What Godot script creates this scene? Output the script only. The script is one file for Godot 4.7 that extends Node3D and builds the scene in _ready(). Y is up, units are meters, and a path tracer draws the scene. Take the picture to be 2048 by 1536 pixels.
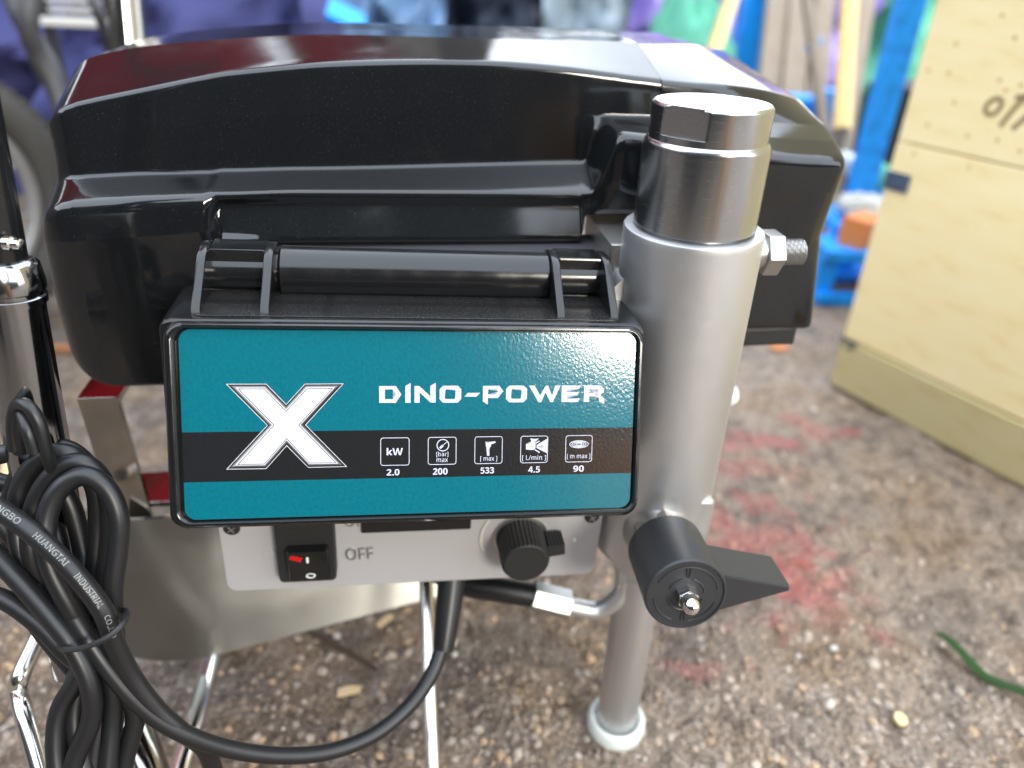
extends Node3D
# A paint sprayer in a workshop yard, seen close up. Units are metres, y is up.

const FPX := 1500.0                      # focal length in photo pixels (photo 2048 x 1536)
const PITCH := 29.1
const ROLL := 2.3
const EYE := Vector3(0, 0.5, 0)
var view_right: Vector3
var view_up: Vector3
var view_fwd: Vector3
const ROOT_AT := Vector3(0.0885, 0, -0.3716)   # foot of the pump axis
const TURN := 9.2
var machine: Transform3D
var names := {}
var rng := RandomNumberGenerator.new()
var M := {}

# ------------------------------------------------------------------ mesh builder
class G:
	var v := PackedVector3Array()
	var t := PackedInt32Array()
	var c := PackedColorArray()
	var tint := Color(1, 1, 1)
	var coloured := false

	func p(a: Vector3) -> int:
		v.append(a); c.append(tint)
		return v.size() - 1

	func tri(a: int, b: int, d: int):
		t.append(a); t.append(b); t.append(d)

	func quad(a: int, b: int, d: int, e: int):
		tri(a, b, d); tri(a, d, e)

	func orient(from: int):
		var o := v[t[from]]
		var vol := 0.0
		for i in range(from, t.size(), 3):
			vol += (v[t[i]] - o).dot((v[t[i + 1]] - o).cross(v[t[i + 2]] - o))
		if vol > 0.0:
			for i in range(from, t.size(), 3):
				var k := t[i + 1]
				t[i + 1] = t[i + 2]
				t[i + 2] = k

	func loft(rings: Array, caps := true, closed := true):
		var from := t.size()
		var ids := []
		for r in rings:
			var row := PackedInt32Array()
			for a in r:
				row.append(p(a))
			ids.append(row)
		var n: int = rings[0].size()
		for k in rings.size() - 1:
			for i in (n if closed else n - 1):
				var j := (i + 1) % n
				quad(ids[k][i], ids[k][j], ids[k + 1][j], ids[k + 1][i])
		if caps:
			for k in [0, rings.size() - 1]:
				cap(rings[k], k == 0)
		orient(from)

	func cap(ring, _first: bool):
		var n: int = ring.size()
		var nrm := Vector3.ZERO
		for i in n:
			nrm += (ring[i] as Vector3).cross(ring[(i + 1) % n])
		if nrm.length() < 1e-12:
			return
		nrm = nrm.normalized()
		var ax := nrm.cross(Vector3.UP if absf(nrm.y) < 0.9 else Vector3.RIGHT).normalized()
		var ay := nrm.cross(ax)
		var flat := PackedVector2Array()
		for a in ring:
			flat.append(Vector2(a.dot(ax), a.dot(ay)))
		var ix := Geometry2D.triangulate_polygon(flat)
		var base := v.size()
		for a in ring:
			p(a)
		if ix.size() == 0:
			for i in range(1, n - 1):
				ix.append(0); ix.append(i); ix.append(i + 1)
		# the caps must run the same way as the sides
		var s := 0.0
		for i in n:
			s += flat[i].cross(flat[(i + 1) % n])
		var d := (flat[ix[1]] - flat[ix[0]]).cross(flat[ix[2]] - flat[ix[0]])
		var turn := (d > 0) == (s > 0)
		if _first:
			turn = not turn
		for i in range(0, ix.size(), 3):
			if turn:
				tri(base + ix[i], base + ix[i + 1], base + ix[i + 2])
			else:
				tri(base + ix[i], base + ix[i + 2], base + ix[i + 1])

	func lathe(prof: Array, xf: Transform3D, seg := 48, caps := true):   # prof: [radius, height]
		var rings := []
		for q in prof:
			var r := PackedVector3Array()
			for i in seg:
				var a := TAU * i / seg
				r.append(xf * Vector3(q[0] * cos(a), q[1], q[0] * sin(a)))
			rings.append(r)
		loft(rings, caps)

	func tube(path: PackedVector3Array, radius, seg := 12, caps := true):
		var rings := []
		var n := path.size()
		var tang := (path[1] - path[0]).normalized()
		var side := tang.cross(Vector3.UP if absf(tang.y) < 0.9 else Vector3.RIGHT).normalized()
		for k in n:
			var d := (path[mini(k + 1, n - 1)] - path[maxi(k - 1, 0)]).normalized()
			side = (side - d * side.dot(d)).normalized()
			var up := d.cross(side)
			var rad: float = radius[k] if radius is Array or radius is PackedFloat32Array else radius
			var r := PackedVector3Array()
			for i in seg:
				var a := TAU * i / seg
				r.append(path[k] + (side * cos(a) + up * sin(a)) * rad)
			rings.append(r)
		loft(rings, caps)

	func slab(poly: PackedVector2Array, z0: float, z1: float, bev: float, xf: Transform3D, both := true):
		var n := poly.size()
		var s := 0.0
		for i in n:
			s += poly[i].cross(poly[(i + 1) % n])
		var sgn := 1.0 if s > 0 else -1.0
		var inn := PackedVector2Array()
		for i in n:
			var e0 := (poly[i] - poly[(i + n - 1) % n]).normalized()
			var e1 := (poly[(i + 1) % n] - poly[i]).normalized()
			var n0 := Vector2(-e0.y, e0.x) * sgn
			var n1 := Vector2(-e1.y, e1.x) * sgn
			var m := (n0 + n1).normalized()
			inn.append(m / maxf(0.35, m.dot(n0)))
		var rings := []
		var steps := []
		if bev > 0.0:
			if both:
				steps += [[z0, 1.0], [z0 + bev * 0.29, 0.29], [z0 + bev, 0.0]]
			else:
				steps += [[z0, 0.0]]
			steps += [[z1 - bev, 0.0], [z1 - bev * 0.29, 0.29], [z1, 1.0]]
		else:
			steps = [[z0, 0.0], [z1, 0.0]]
		for q in steps:
			var r := PackedVector3Array()
			for i in n:
				var a: Vector2 = poly[i] + inn[i] * bev * q[1]
				r.append(xf * Vector3(a.x, a.y, q[0]))
			rings.append(r)
		loft(rings)

	func box(size: Vector3, at: Vector3, bev := 0.0, basis := Basis()):
		var h := size / 2
		slab(PackedVector2Array([Vector2(-h.x, -h.y), Vector2(h.x, -h.y), Vector2(h.x, h.y), Vector2(-h.x, h.y)]), -h.z, h.z, bev, Transform3D(basis, at))

	func rrect(size: Vector3, rad: float, bev: float, xf: Transform3D, both := true):
		slab(G.round_rect(size.x, size.y, rad), -size.z / 2, size.z / 2, bev, xf, both)

	static func round_rect(w: float, h: float, rad: float, at := Vector2.ZERO, k := 5) -> PackedVector2Array:
		var o := PackedVector2Array()
		for q in [[1, 1, 0.0], [-1, 1, 0.5], [-1, -1, 1.0], [1, -1, 1.5]]:
			for i in k + 1:
				var a: float = PI * q[2] + PI / 2 * i / k
				o.append(at + Vector2(q[0] * (w / 2 - rad) + rad * cos(a), q[1] * (h / 2 - rad) + rad * sin(a)))
		return o

	func ball(at: Vector3, r: Vector3, seg := 16, rough := 0.0, noise: FastNoiseLite = null):
		var from := t.size()
		var rows := []
		for i in seg / 2 + 1:
			var th := PI * i / (seg / 2)
			var row := PackedInt32Array()
			for j in seg:
				var ph := TAU * j / seg
				var d := Vector3(sin(th) * cos(ph), cos(th), sin(th) * sin(ph))
				var k := 1.0
				if noise:
					k += rough * noise.get_noise_3dv(d * 10.0 + at * 40.0)
				row.append(p(at + d * r * k))
			rows.append(row)
		for i in seg / 2:
			for j in seg:
				var k := (j + 1) % seg
				quad(rows[i][j], rows[i][k], rows[i + 1][k], rows[i + 1][j])
		orient(from)

	func build(crease := 42.0) -> ArrayMesh:
		var nt := t.size() / 3
		var fn := PackedVector3Array()
		fn.resize(nt)
		var of := []
		of.resize(v.size())
		for i in v.size():
			of[i] = PackedInt32Array()
		for f in nt:
			fn[f] = (v[t[f * 3 + 2]] - v[t[f * 3]]).cross(v[t[f * 3 + 1]] - v[t[f * 3]])
			for k in 3:
				of[t[f * 3 + k]].append(f)
		var lim := cos(deg_to_rad(crease))
		var un := PackedVector3Array()
		for f in nt:
			un.append(fn[f].normalized())
		var pos := PackedVector3Array()
		var nor := PackedVector3Array()
		var cl := PackedColorArray()
		for f in nt:
			if fn[f].length_squared() < 1e-24:
				continue
			for k in 3:
				var i := t[f * 3 + k]
				var s := Vector3.ZERO
				for g in of[i]:
					if un[f].dot(un[g]) > lim:
						s += fn[g]
				pos.append(v[i])
				nor.append(s.normalized() if s.length_squared() > 0.0 else un[f])
				cl.append(c[i])
		var a := []
		a.resize(Mesh.ARRAY_MAX)
		a[Mesh.ARRAY_VERTEX] = pos
		a[Mesh.ARRAY_NORMAL] = nor
		if coloured:
			a[Mesh.ARRAY_COLOR] = cl
		var m := ArrayMesh.new()
		m.add_surface_from_arrays(Mesh.PRIMITIVE_TRIANGLES, a)
		return m

# ------------------------------------------------------------------ naming and placing
func numbered(n: String, parent: Node) -> String:
	var key := str(parent.get_instance_id()) + n
	names[key] = names.get(key, -1) + 1
	return n if names[key] == 0 else "%s_%03d" % [n, names[key]]

func put(called: String, g, mat: Material, parent: Node = self, crease := 42.0) -> MeshInstance3D:
	var o := MeshInstance3D.new()
	o.name = numbered(called, parent)
	o.mesh = g.build(crease) if g is G else g
	o.material_override = mat
	parent.add_child(o, true)
	return o

func thing(called: String, label: String, category: String, group := "", at := Vector3.ZERO) -> Node3D:
	var o := Node3D.new()
	o.name = numbered(called, self)
	add_child(o, true)
	o.position = at
	tag(o, label, category, group)
	return o

func node(called: String, parent: Node, xf := Transform3D()) -> Node3D:
	var o := Node3D.new()
	o.name = numbered(called, parent)
	parent.add_child(o, true)
	o.transform = xf
	return o

func tag(o: Node, label: String, category: String, group := "", kind := ""):
	if label: o.set_meta("label", label)
	if category: o.set_meta("category", category)
	if group: o.set_meta("group", group)
	if kind: o.set_meta("kind", kind)

# a point seen at a pixel of the photograph, at a given distance along the view axis
func ray(x: float, y: float) -> Vector3:
	return view_fwd + view_right * (x - 1024.0) / FPX - view_up * (y - 768.0) / FPX

func at(x: float, y: float, d: float) -> Vector3:
	return EYE + ray(x, y) * d

func on_ground(x: float, y: float, h := 0.0) -> Vector3:
	var r := ray(x, y)
	return EYE + r * ((h - EYE.y) / r.y)

func lz(x: float, y: float, z: float) -> Vector3:      # the same in the machine's axes, on its plane z
	var r := machine.basis.inverse() * ray(x, y)
	var e := machine.affine_inverse() * EYE
	return e + r * ((z - e.z) / r.z)

func ld(x: float, y: float, d: float) -> Vector3:
	return machine.affine_inverse() * at(x, y, d)

func smooth_path(pts: Array, per := 8) -> PackedVector3Array:
	var o := PackedVector3Array()
	var n := pts.size()
	for i in n - 1:
		var a: Vector3 = pts[maxi(i - 1, 0)]
		var b: Vector3 = pts[i]
		var d: Vector3 = pts[i + 1]
		var e: Vector3 = pts[mini(i + 2, n - 1)]
		for k in per:
			o.append(b.cubic_interpolate(d, a, e, float(k) / per))
	o.append(pts[n - 1])
	return o

func along(dir: Vector3, at_: Vector3) -> Transform3D:      # y axis along dir
	var y := dir.normalized()
	var x := y.cross(Vector3.FORWARD if absf(y.z) < 0.9 else Vector3.UP).normalized()
	return Transform3D(Basis(x, y, x.cross(y)), at_)

# ------------------------------------------------------------------ materials
func lin(r: float, g: float, b: float) -> Color:
	return Color(r, g, b).linear_to_srgb()

func noise_tex(freq: float, kind: int, ramp: Array, size := 512, octaves := 4, normal := false, seed_ := 1) -> NoiseTexture2D:
	var n := FastNoiseLite.new()
	n.noise_type = kind
	n.frequency = freq
	n.fractal_octaves = octaves
	n.seed = seed_
	var t := NoiseTexture2D.new()
	t.width = size; t.height = size
	t.seamless = true
	t.noise = n
	t.as_normal_map = normal
	if ramp.size():
		var gr := Gradient.new()
		gr.offsets = PackedFloat32Array(ramp.map(func(q): return q[0]))
		gr.colors = PackedColorArray(ramp.map(func(q): return q[1]))
		t.color_ramp = gr
	return t

func mat(color: Color, rough: float, metal := 0.0) -> StandardMaterial3D:
	var m := StandardMaterial3D.new()
	m.albedo_color = color
	m.roughness = rough
	m.metallic = metal
	m.uv1_triplanar = true
	return m

func textured(m: StandardMaterial3D, scale: Vector3, albedo: Texture2D = null, rough: Texture2D = null, bump: Texture2D = null, bump_cm := 0.0, world := false):
	m.uv1_scale = scale
	m.uv1_world_triplanar = world
	if albedo: m.albedo_texture = albedo
	if rough:
		m.roughness_texture = rough
		m.roughness_texture_channel = BaseMaterial3D.TEXTURE_CHANNEL_RED
	if bump:
		m.heightmap_enabled = true
		m.heightmap_texture = bump
		m.heightmap_scale = bump_cm

func grey(x: float) -> Color:
	return Color(x, x, x)

func make_materials():
	var S := FastNoiseLite.TYPE_SIMPLEX_SMOOTH
	# glossy black plastic with settled dust
	var dust := noise_tex(0.11, S, [[0.0, grey(0.085)], [0.74, grey(0.09)], [0.80, grey(0.12)], [0.90, grey(0.22)], [1.0, grey(0.36)]], 1024, 2, false, 5)
	var smear := noise_tex(0.006, S, [[0.0, grey(0.06)], [0.5, grey(0.09)], [0.75, grey(0.13)], [1.0, grey(0.22)]], 512, 5, false, 9)
	var waves := noise_tex(0.006, S, [], 512, 2, false, 3)
	M.hood = mat(Color(0.9, 0.95, 1.0), 1.0)
	textured(M.hood, Vector3(7, 7, 7), dust, smear, waves, 0.004)
	M.hood.metallic_specular = 0.55
	M.black = mat(Color(0.95, 0.97, 1.0), 1.0)
	var smear2 := noise_tex(0.01, S, [[0.0, grey(0.12)], [0.5, grey(0.17)], [1.0, grey(0.30)]], 512, 4, false, 19)
	textured(M.black, Vector3(9, 9, 9), dust, smear2)
	var fine_dust := noise_tex(0.16, S, [[0.0, grey(0.085)], [0.66, grey(0.10)], [0.74, grey(0.2)], [0.88, grey(0.5)], [1.0, grey(0.75)]], 1024, 2, false, 8)
	M.dusty = mat(Color(1, 1, 1), 0.16)
	textured(M.dusty, Vector3(12, 12, 12), fine_dust)
	M.matte_black = mat(grey(0.12), 0.55)
	M.valve_black = mat(Color(0.17, 0.175, 0.185), 0.42)
	textured(M.valve_black, Vector3(30, 30, 30), null, null, noise_tex(0.1, S, [], 256, 3), 0.002)
	M.rubber = mat(Color(0.088, 0.088, 0.092), 0.40)
	textured(M.rubber, Vector3(20, 20, 20), null, null, noise_tex(0.08, S, [], 256, 3), 0.002)
	M.housing = mat(Color(0.21, 0.21, 0.225), 0.55)
	textured(M.housing, Vector3(40, 40, 40), null, null, noise_tex(0.2, S, [], 256, 2), 0.004)
	# metals
	var streak := noise_tex(0.02, S, [[0.0, grey(0.18)], [0.5, grey(0.23)], [1.0, grey(0.30)]], 512, 4, false, 4)
	M.steel = mat(lin(0.45, 0.462, 0.475), 1.0, 1.0)
	textured(M.steel, Vector3(3, 120, 3), null, streak)
	M.turned = mat(lin(0.66, 0.64, 0.61), 0.3, 1.0)
	M.alu = mat(lin(0.66, 0.665, 0.675), 1.0, 1.0)
	textured(M.alu, Vector3(9, 9, 9), null, noise_tex(0.02, S, [[0.0, grey(0.44)], [1.0, grey(0.49)]], 512, 5, false, 6), noise_tex(0.12, S, [], 256, 2), 0.0008)
	M.cast = mat(lin(0.50, 0.48, 0.45), 0.42, 1.0)
	textured(M.cast, Vector3(25, 25, 25), null, null, noise_tex(0.06, S, [], 256, 3), 0.004)
	M.zinc = mat(lin(0.46, 0.46, 0.45), 0.38, 1.0)
	M.chrome = mat(lin(0.36, 0.345, 0.32), 0.08, 1.0)
	M.dark_chrome = mat(lin(0.34, 0.345, 0.35), 0.12, 1.0)
	M.bright_chrome = mat(lin(0.80, 0.78, 0.74), 0.13, 1.0)
	M.sheet = mat(lin(0.27, 0.27, 0.255), 1.0, 1.0)
	textured(M.sheet, Vector3(8, 8, 8), null, noise_tex(0.01, S, [[0.0, grey(0.34)], [1.0, grey(0.48)]], 256, 4), noise_tex(0.01, S, [], 256, 2), 0.003)
	M.panel = mat(Color(0.71, 0.705, 0.71), 0.45, 0.25)
	textured(M.panel, Vector3(60, 60, 60), null, null, noise_tex(0.2, S, [], 256, 2), 0.0012)
	# label film: faint handling marks and specks in the print
	var film := noise_tex(0.03, S, [[0.0, Color(0.86, 0.86, 0.87)], [0.35, Color(0.95, 0.95, 0.95)], [0.7, Color(1, 1, 1)], [1.0, Color(1, 1, 1)]], 1024, 6, false, 41)
	var ripple := noise_tex(0.032, S, [], 1024, 4, false, 21)
	for q in [["label", Color(0.0, 0.375, 0.425)], ["band", Color(0.105, 0.105, 0.11)], ["ink", Color(0.78, 0.79, 0.85)], ["emblem", Color(0.88, 0.88, 0.88)]]:
		var m := mat(q[1], 0.12)
		m.metallic_specular = 1.0
		m.clearcoat_enabled = true
		m.clearcoat = 1.0
		m.clearcoat_roughness = 0.04
		textured(m, Vector3(14, 14, 14), film if q[0] != "emblem" else null, null, ripple, 0.0042)
		M[q[0]] = m
	M.emblem.vertex_color_use_as_albedo = true
	M.cord_ink = mat(Color(0.50, 0.51, 0.50), 0.5)
	M.white_plastic = mat(Color(0.86, 0.88, 0.86), 0.35)
	M.red_plastic = mat(Color(0.75, 0.05, 0.05), 0.15)
	# place
	M.ground = mat(Color(1, 1, 1), 0.62)
	M.ground.vertex_color_use_as_albedo = true
	textured(M.ground, Vector3(5, 5, 5), noise_tex(0.03, S, [[0.0, Color(0.62, 0.58, 0.55)], [0.45, Color(0.86, 0.84, 0.82)], [0.7, Color(1, 1, 1)], [1.0, Color(1, 0.98, 0.95)]], 1024, 5, false, 31), null, noise_tex(0.03, S, [], 1024, 5, false, 31), 0.5, true)
	M.gravel = mat(Color(1, 1, 1), 0.7)
	M.gravel.vertex_color_use_as_albedo = true
	var grain := noise_tex(0.008, S, [[0.0, Color(0.95, 0.845, 0.61)], [0.3, Color(0.985, 0.905, 0.685)], [0.6, Color(0.99, 0.915, 0.705)], [1.0, Color(0.995, 0.93, 0.735)]], 512, 5, false, 12)
	M.ply = mat(Color(1.0, 1.0, 1.0), 0.6)
	textured(M.ply, Vector3(2.2, 9.0, 2.2), grain, null, noise_tex(0.02, S, [], 512, 4, false, 12), 0.02)
	M.ply_low = mat(Color(0.80, 0.81, 0.79), 0.65)
	textured(M.ply_low, Vector3(2.2, 9.0, 2.2), grain, null, noise_tex(0.02, S, [], 512, 4, false, 12), 0.02)
	M.pencil = mat(Color(0.62, 0.53, 0.36), 0.7)
	M.blue_paint = mat(Color(0.06, 0.60, 0.98), 0.45)
	textured(M.blue_paint, Vector3(6, 6, 6), noise_tex(0.02, S, [[0.0, Color(0.75, 0.8, 0.85)], [0.5, Color(1, 1, 1)]], 256, 4))
	M.purple_cloth = mat(Color(0.20, 0.215, 0.40), 0.85)
	M.lilac_cloth = mat(Color(0.60, 0.54, 0.80), 0.85)
	M.green_cloth = mat(Color(0.36, 0.66, 0.56), 0.8)
	M.grey_blue = mat(Color(0.30, 0.36, 0.43), 0.5)
	textured(M.grey_blue, Vector3(2, 0.6, 2), noise_tex(0.02, S, [[0.0, Color(0.6, 0.65, 0.72)], [0.6, Color(1, 1, 1)]], 256, 4))
	M.tarp_blue = mat(Color(0.36, 0.48, 0.62), 0.6)
	M.tarp_navy = mat(Color(0.17, 0.21, 0.28), 0.6)
	M.tarp_pale = mat(Color(0.52, 0.58, 0.62), 0.55)
	M.old_wood = mat(Color(0.58, 0.54, 0.49), 0.8)
	textured(M.old_wood, Vector3(20, 2, 20), noise_tex(0.03, S, [[0.0, Color(0.55, 0.52, 0.5)], [0.5, Color(0.85, 0.83, 0.8)], [1.0, Color(1, 1, 1)]], 256, 4))
	M.pale_wood = mat(Color(0.92, 0.80, 0.52), 0.65)
	textured(M.pale_wood, Vector3(20, 2, 20), noise_tex(0.03, S, [[0.0, Color(0.8, 0.76, 0.7)], [0.5, Color(1, 1, 1)]], 256, 4))
	M.tyre = mat(Color(0.27, 0.265, 0.255), 0.85)
	M.rim = mat(Color(0.52, 0.52, 0.52), 0.45, 0.3)
	M.hose_grey = mat(Color(0.20, 0.20, 0.21), 0.5)
	M.white_paint = mat(Color(0.75, 0.75, 0.73), 0.5)
	M.orange = mat(Color(0.82, 0.50, 0.26), 0.7)
	M.strip = mat(Color(0.55, 0.36, 0.22), 0.8)
	M.dark = mat(Color(0.12, 0.125, 0.13), 0.75)
	M.green_leaf = mat(Color(0.06, 0.24, 0.07), 0.45)
	M.cream = mat(Color(0.86, 0.80, 0.60), 0.6)
	M.straw = mat(Color(0.74, 0.65, 0.50), 0.8)
	M.bark = mat(Color(0.25, 0.19, 0.14), 0.85)
	M.red_sheet = mat(Color(0.58, 0.10, 0.14), 0.5)
	M.red_sheet.backlight_enabled = true
	M.red_sheet.backlight = Color(0.42, 0.06, 0.09)
	M.concrete = mat(Color(0.38, 0.36, 0.34), 0.85)
	textured(M.concrete, Vector3(0.8, 0.8, 0.8), noise_tex(0.02, S, [[0.0, Color(0.6, 0.58, 0.56)], [0.6, Color(1, 1, 1)]], 256, 5))
	M.nail = mat(Color(0.84, 0.70, 0.46), 0.7)
	M.carton = mat(Color(0.58, 0.42, 0.27), 0.8)
	M.post = mat(Color(0.18, 0.15, 0.14), 0.6)

# ------------------------------------------------------------------ scene
func _ready():
	rng.seed = 77
	setup_view()
	make_materials()
	build_setting()
	build_sprayer()
	build_cord()
	build_crate()
	build_background()
	build_litter()

func setup_view():
	var th := deg_to_rad(PITCH)
	var ph := deg_to_rad(ROLL)
	view_fwd = Vector3(0, -sin(th), -cos(th))
	var r0 := Vector3.RIGHT
	var u0 := Vector3(0, cos(th), -sin(th))
	view_right = r0 * cos(ph) + u0 * sin(ph)
	view_up = u0 * cos(ph) - r0 * sin(ph)
	machine = Transform3D(Basis(Vector3.UP, deg_to_rad(TURN)), ROOT_AT)
	var cam := Camera3D.new()
	cam.name = "camera"
	cam.transform = Transform3D(Basis(view_right, view_up, -view_fwd), EYE)
	cam.near = 0.01
	cam.far = 200.0
	var attr := CameraAttributesPhysical.new()
	attr.frustum_focal_length = 12.0 / tan(atan(768.0 / FPX))
	attr.frustum_focus_distance = 0.352
	attr.frustum_near = 0.01
	attr.frustum_far = 200.0
	attr.exposure_aperture = 3.7
	cam.attributes = attr
	cam.fov = rad_to_deg(2.0 * atan(768.0 / FPX))
	add_child(cam)
	cam.current = true
	var e := Environment.new()
	e.background_mode = Environment.BG_SKY
	var sky := Sky.new()
	var sm := ProceduralSkyMaterial.new()
	sm.sky_top_color = Color(0.86, 0.90, 0.95)
	sm.sky_horizon_color = Color(0.95, 0.96, 0.97)
	sm.ground_horizon_color = Color(0.45, 0.42, 0.40)
	sm.ground_bottom_color = Color(0.3, 0.28, 0.26)
	sm.sky_curve = 0.2
	sm.sky_energy_multiplier = 1.0
	sky.sky_material = sm
	e.sky = sky
	e.tonemap_mode = Environment.TONE_MAPPER_LINEAR
	e.tonemap_exposure = 5.1
	e.sdfgi_enabled = true
	e.ssao_enabled = true
	e.ssil_enabled = true
	var we := WorldEnvironment.new()
	we.name = "environment"
	we.environment = e
	add_child(we)
	var sun := DirectionalLight3D.new()
	sun.name = "sun"
	sun.light_energy = 0.17
	sun.light_color = Color(1.0, 0.97, 0.92)
	sun.light_angular_distance = 14.0
	sun.shadow_enabled = true
	add_child(sun)
	sun.look_at_from_position(Vector3(2.5, 1.9, 4.05), Vector3.ZERO)

func structure(called: String, g, m: Material) -> MeshInstance3D:
	var o := put(called, g, m)
	o.set_meta("kind", "structure")
	return o

# ---- ground and the walls round the yard
var hills := FastNoiseLite.new()
var lumps := FastNoiseLite.new()

func ground_height(x: float, z: float) -> float:
	return 0.005 * hills.get_noise_2d(x, z) + 0.0028 * lumps.get_noise_2d(x, z)

func ground_color(x: float, z: float, n1: FastNoiseLite, n2: FastNoiseLite, n3: FastNoiseLite) -> Color:
	var a := n1.get_noise_2d(x, z)
	# damp brown earth on the left, drier and paler towards the crate
	var dry := clampf((x + 0.14 + 0.25 * a) / 0.30 - (z + 0.45) * 0.5, 0.0, 1.0)
	var base := Color(0.150, 0.108, 0.076).lerp(Color(0.37, 0.295, 0.232), dry)
	base = base.lerp(Color(0.29, 0.195, 0.11), clampf(a * 1.5, 0, 0.7))
	base = base.lerp(Color(0.16, 0.135, 0.118), clampf(-a * 1.3, 0, 0.7))
	var b := n2.get_noise_2d(x, z)
	base = base.lerp(Color(0.38, 0.33, 0.285), clampf(b * 0.9, 0, 0.6))
	base = base.lerp(Color(0.085, 0.066, 0.054), clampf(-b * 1.3, 0, 0.75))
	# spilled red paint beside the pump
	for s in [[0.245, -0.585, 0.085, 0.075, 0.75], [0.285, -0.52, 0.05, 0.045, 0.6], [0.30, -0.78, 0.06, 0.022, 0.85], [0.385, -0.815, 0.045, 0.02, 0.9], [0.255, -0.72, 0.07, 0.03, 0.5], [0.165, -0.43, 0.03, 0.012, 0.55]]:
		var d := Vector2((x - s[0]) / s[2], (z - s[1]) / s[3]).length()
		var k := clampf((1.2 - d + n3.get_noise_2d(x, z) * 1.2) * 1.1, 0, 1) * float(s[4])
		base = base.lerp(Color(0.52, 0.105, 0.115), k * 0.62)
	return base

func build_setting():
	hills.seed = 3; hills.frequency = 9.0; hills.fractal_octaves = 3
	lumps.seed = 8; lumps.frequency = 70.0; lumps.fractal_octaves = 3
	var n1 := FastNoiseLite.new(); n1.seed = 11; n1.frequency = 7.0; n1.fractal_octaves = 3
	var n2 := FastNoiseLite.new(); n2.seed = 12; n2.frequency = 42.0; n2.fractal_octaves = 4
	var n3 := FastNoiseLite.new(); n3.seed = 13; n3.frequency = 22.0; n3.fractal_octaves = 3
	# one sheet: fine cells near the machine, wide cells out to the horizon
	var xs := []
	var zs := []
	var q := -0.62
	while q < 0.86:
		xs.append(q); q += 0.005
	q = -1.7
	while q < -0.26:
		zs.append(q); q += 0.005
	for k in 80:
		xs.push_front(-0.62 - 0.013 * (k + 1))
		xs.append(0.86 + 0.013 * (k + 1))
		zs.push_front(-1.7 - 0.019 * (k + 1))
	for k in 50:
		zs.append(-0.26 + 0.013 * (k + 1))
	for k in [0.03, 0.08, 0.16, 0.3, 0.5, 1.0, 2.0, 4.0, 9.0, 20.0, 50.0]:
		xs.push_front(-1.66 - k); xs.append(1.90 + k)
		zs.push_front(-3.22 - k); zs.append(0.40 + k)
	var pos := PackedVector3Array()
	var col := PackedColorArray()
	var nor := PackedVector3Array()
	var ind := PackedInt32Array()
	var w := xs.size()
	for z in zs:
		for x in xs:
			pos.append(Vector3(x, ground_height(x, z), z))
			col.append(ground_color(x, z, n1, n2, n3))
	for j in zs.size():
		for i in w:
			var a := pos[j * w + maxi(i - 1, 0)]
			var b := pos[j * w + mini(i + 1, w - 1)]
			var c := pos[maxi(j - 1, 0) * w + i]
			var d := pos[mini(j + 1, zs.size() - 1) * w + i]
			nor.append((d - c).cross(b - a).normalized())
	for j in zs.size() - 1:
		for i in w - 1:
			var k := j * w + i
			ind.append_array(PackedInt32Array([k, k + 1, k + w, k + 1, k + w + 1, k + w]))
	var arr := []
	arr.resize(Mesh.ARRAY_MAX)
	arr[Mesh.ARRAY_VERTEX] = pos
	arr[Mesh.ARRAY_NORMAL] = nor
	arr[Mesh.ARRAY_COLOR] = col
	arr[Mesh.ARRAY_INDEX] = ind
	var mesh := ArrayMesh.new()
	mesh.add_surface_from_arrays(Mesh.PRIMITIVE_TRIANGLES, arr)
	structure("ground", mesh, M.ground)
	# loose gravel
	var peb := G.new()
	var nz := FastNoiseLite.new(); nz.seed = 4; nz.frequency = 0.12
	peb.ball(Vector3.ZERO, Vector3(1, 0.62, 0.8), 10, 0.5, nz)
	var mm := MultiMesh.new()
	mm.transform_format = MultiMesh.TRANSFORM_3D
	mm.use_colors = true
	mm.mesh = peb.build(80)
	var places := []
	while places.size() < 9000:
		var px := rng.randf_range(-60, 2110)
		var py := rng.randf_range(430, 1600)
		var g := on_ground(px, py)
		if g.z < -2.4 or rng.randf() > clampf(0.25 / (g - EYE).length_squared(), 0.12, 1.0) * 1.0:
			continue
		places.append(g)
	mm.instance_count = places.size()
	for i in places.size():
		var g: Vector3 = places[i]
		var r := 0.0007 + 0.0040 * pow(rng.randf(), 3.6)
		if rng.randf() < 0.02:
			r *= 1.7
		var b := Basis.from_euler(Vector3(rng.randf_range(-0.5, 0.5), rng.randf() * TAU, rng.randf_range(-0.5, 0.5))).scaled(Vector3.ONE * r)
		mm.set_instance_transform(i, Transform3D(b, Vector3(g.x, ground_height(g.x, g.z) + r * 0.05, g.z)))
		var k := ground_color(g.x, g.z, n1, n2, n3)
		var u := rng.randf()
		if u < 0.25: k = k.lerp(Color(0.44, 0.38, 0.32), 0.5)
		elif u < 0.38: k = k.lerp(Color(0.18, 0.145, 0.12), 0.6)
		elif u < 0.5: k = k.lerp(Color(0.46, 0.31, 0.18), 0.6)
		elif u < 0.508: k = Color(0.62, 0.58, 0.52)
		mm.set_instance_color(i, k * rng.randf_range(0.8, 1.2))
	var gr := MultiMeshInstance3D.new()
	gr.name = "gravel"
	gr.multimesh = mm
	gr.material_override = M.gravel
	add_child(gr)
	tag(gr, "loose brown and grey grit scattered over the packed earth", "gravel", "", "stuff")
	# yard walls: mostly seen as reflections in the gloss and the steel
	var wall := G.new()
	wall.box(Vector3(4.2, 3.2, 0.2), Vector3(-2.5, 1.6, -5.4))
	structure("back_wall", wall, M.concrete)
	var rear := G.new()
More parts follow.
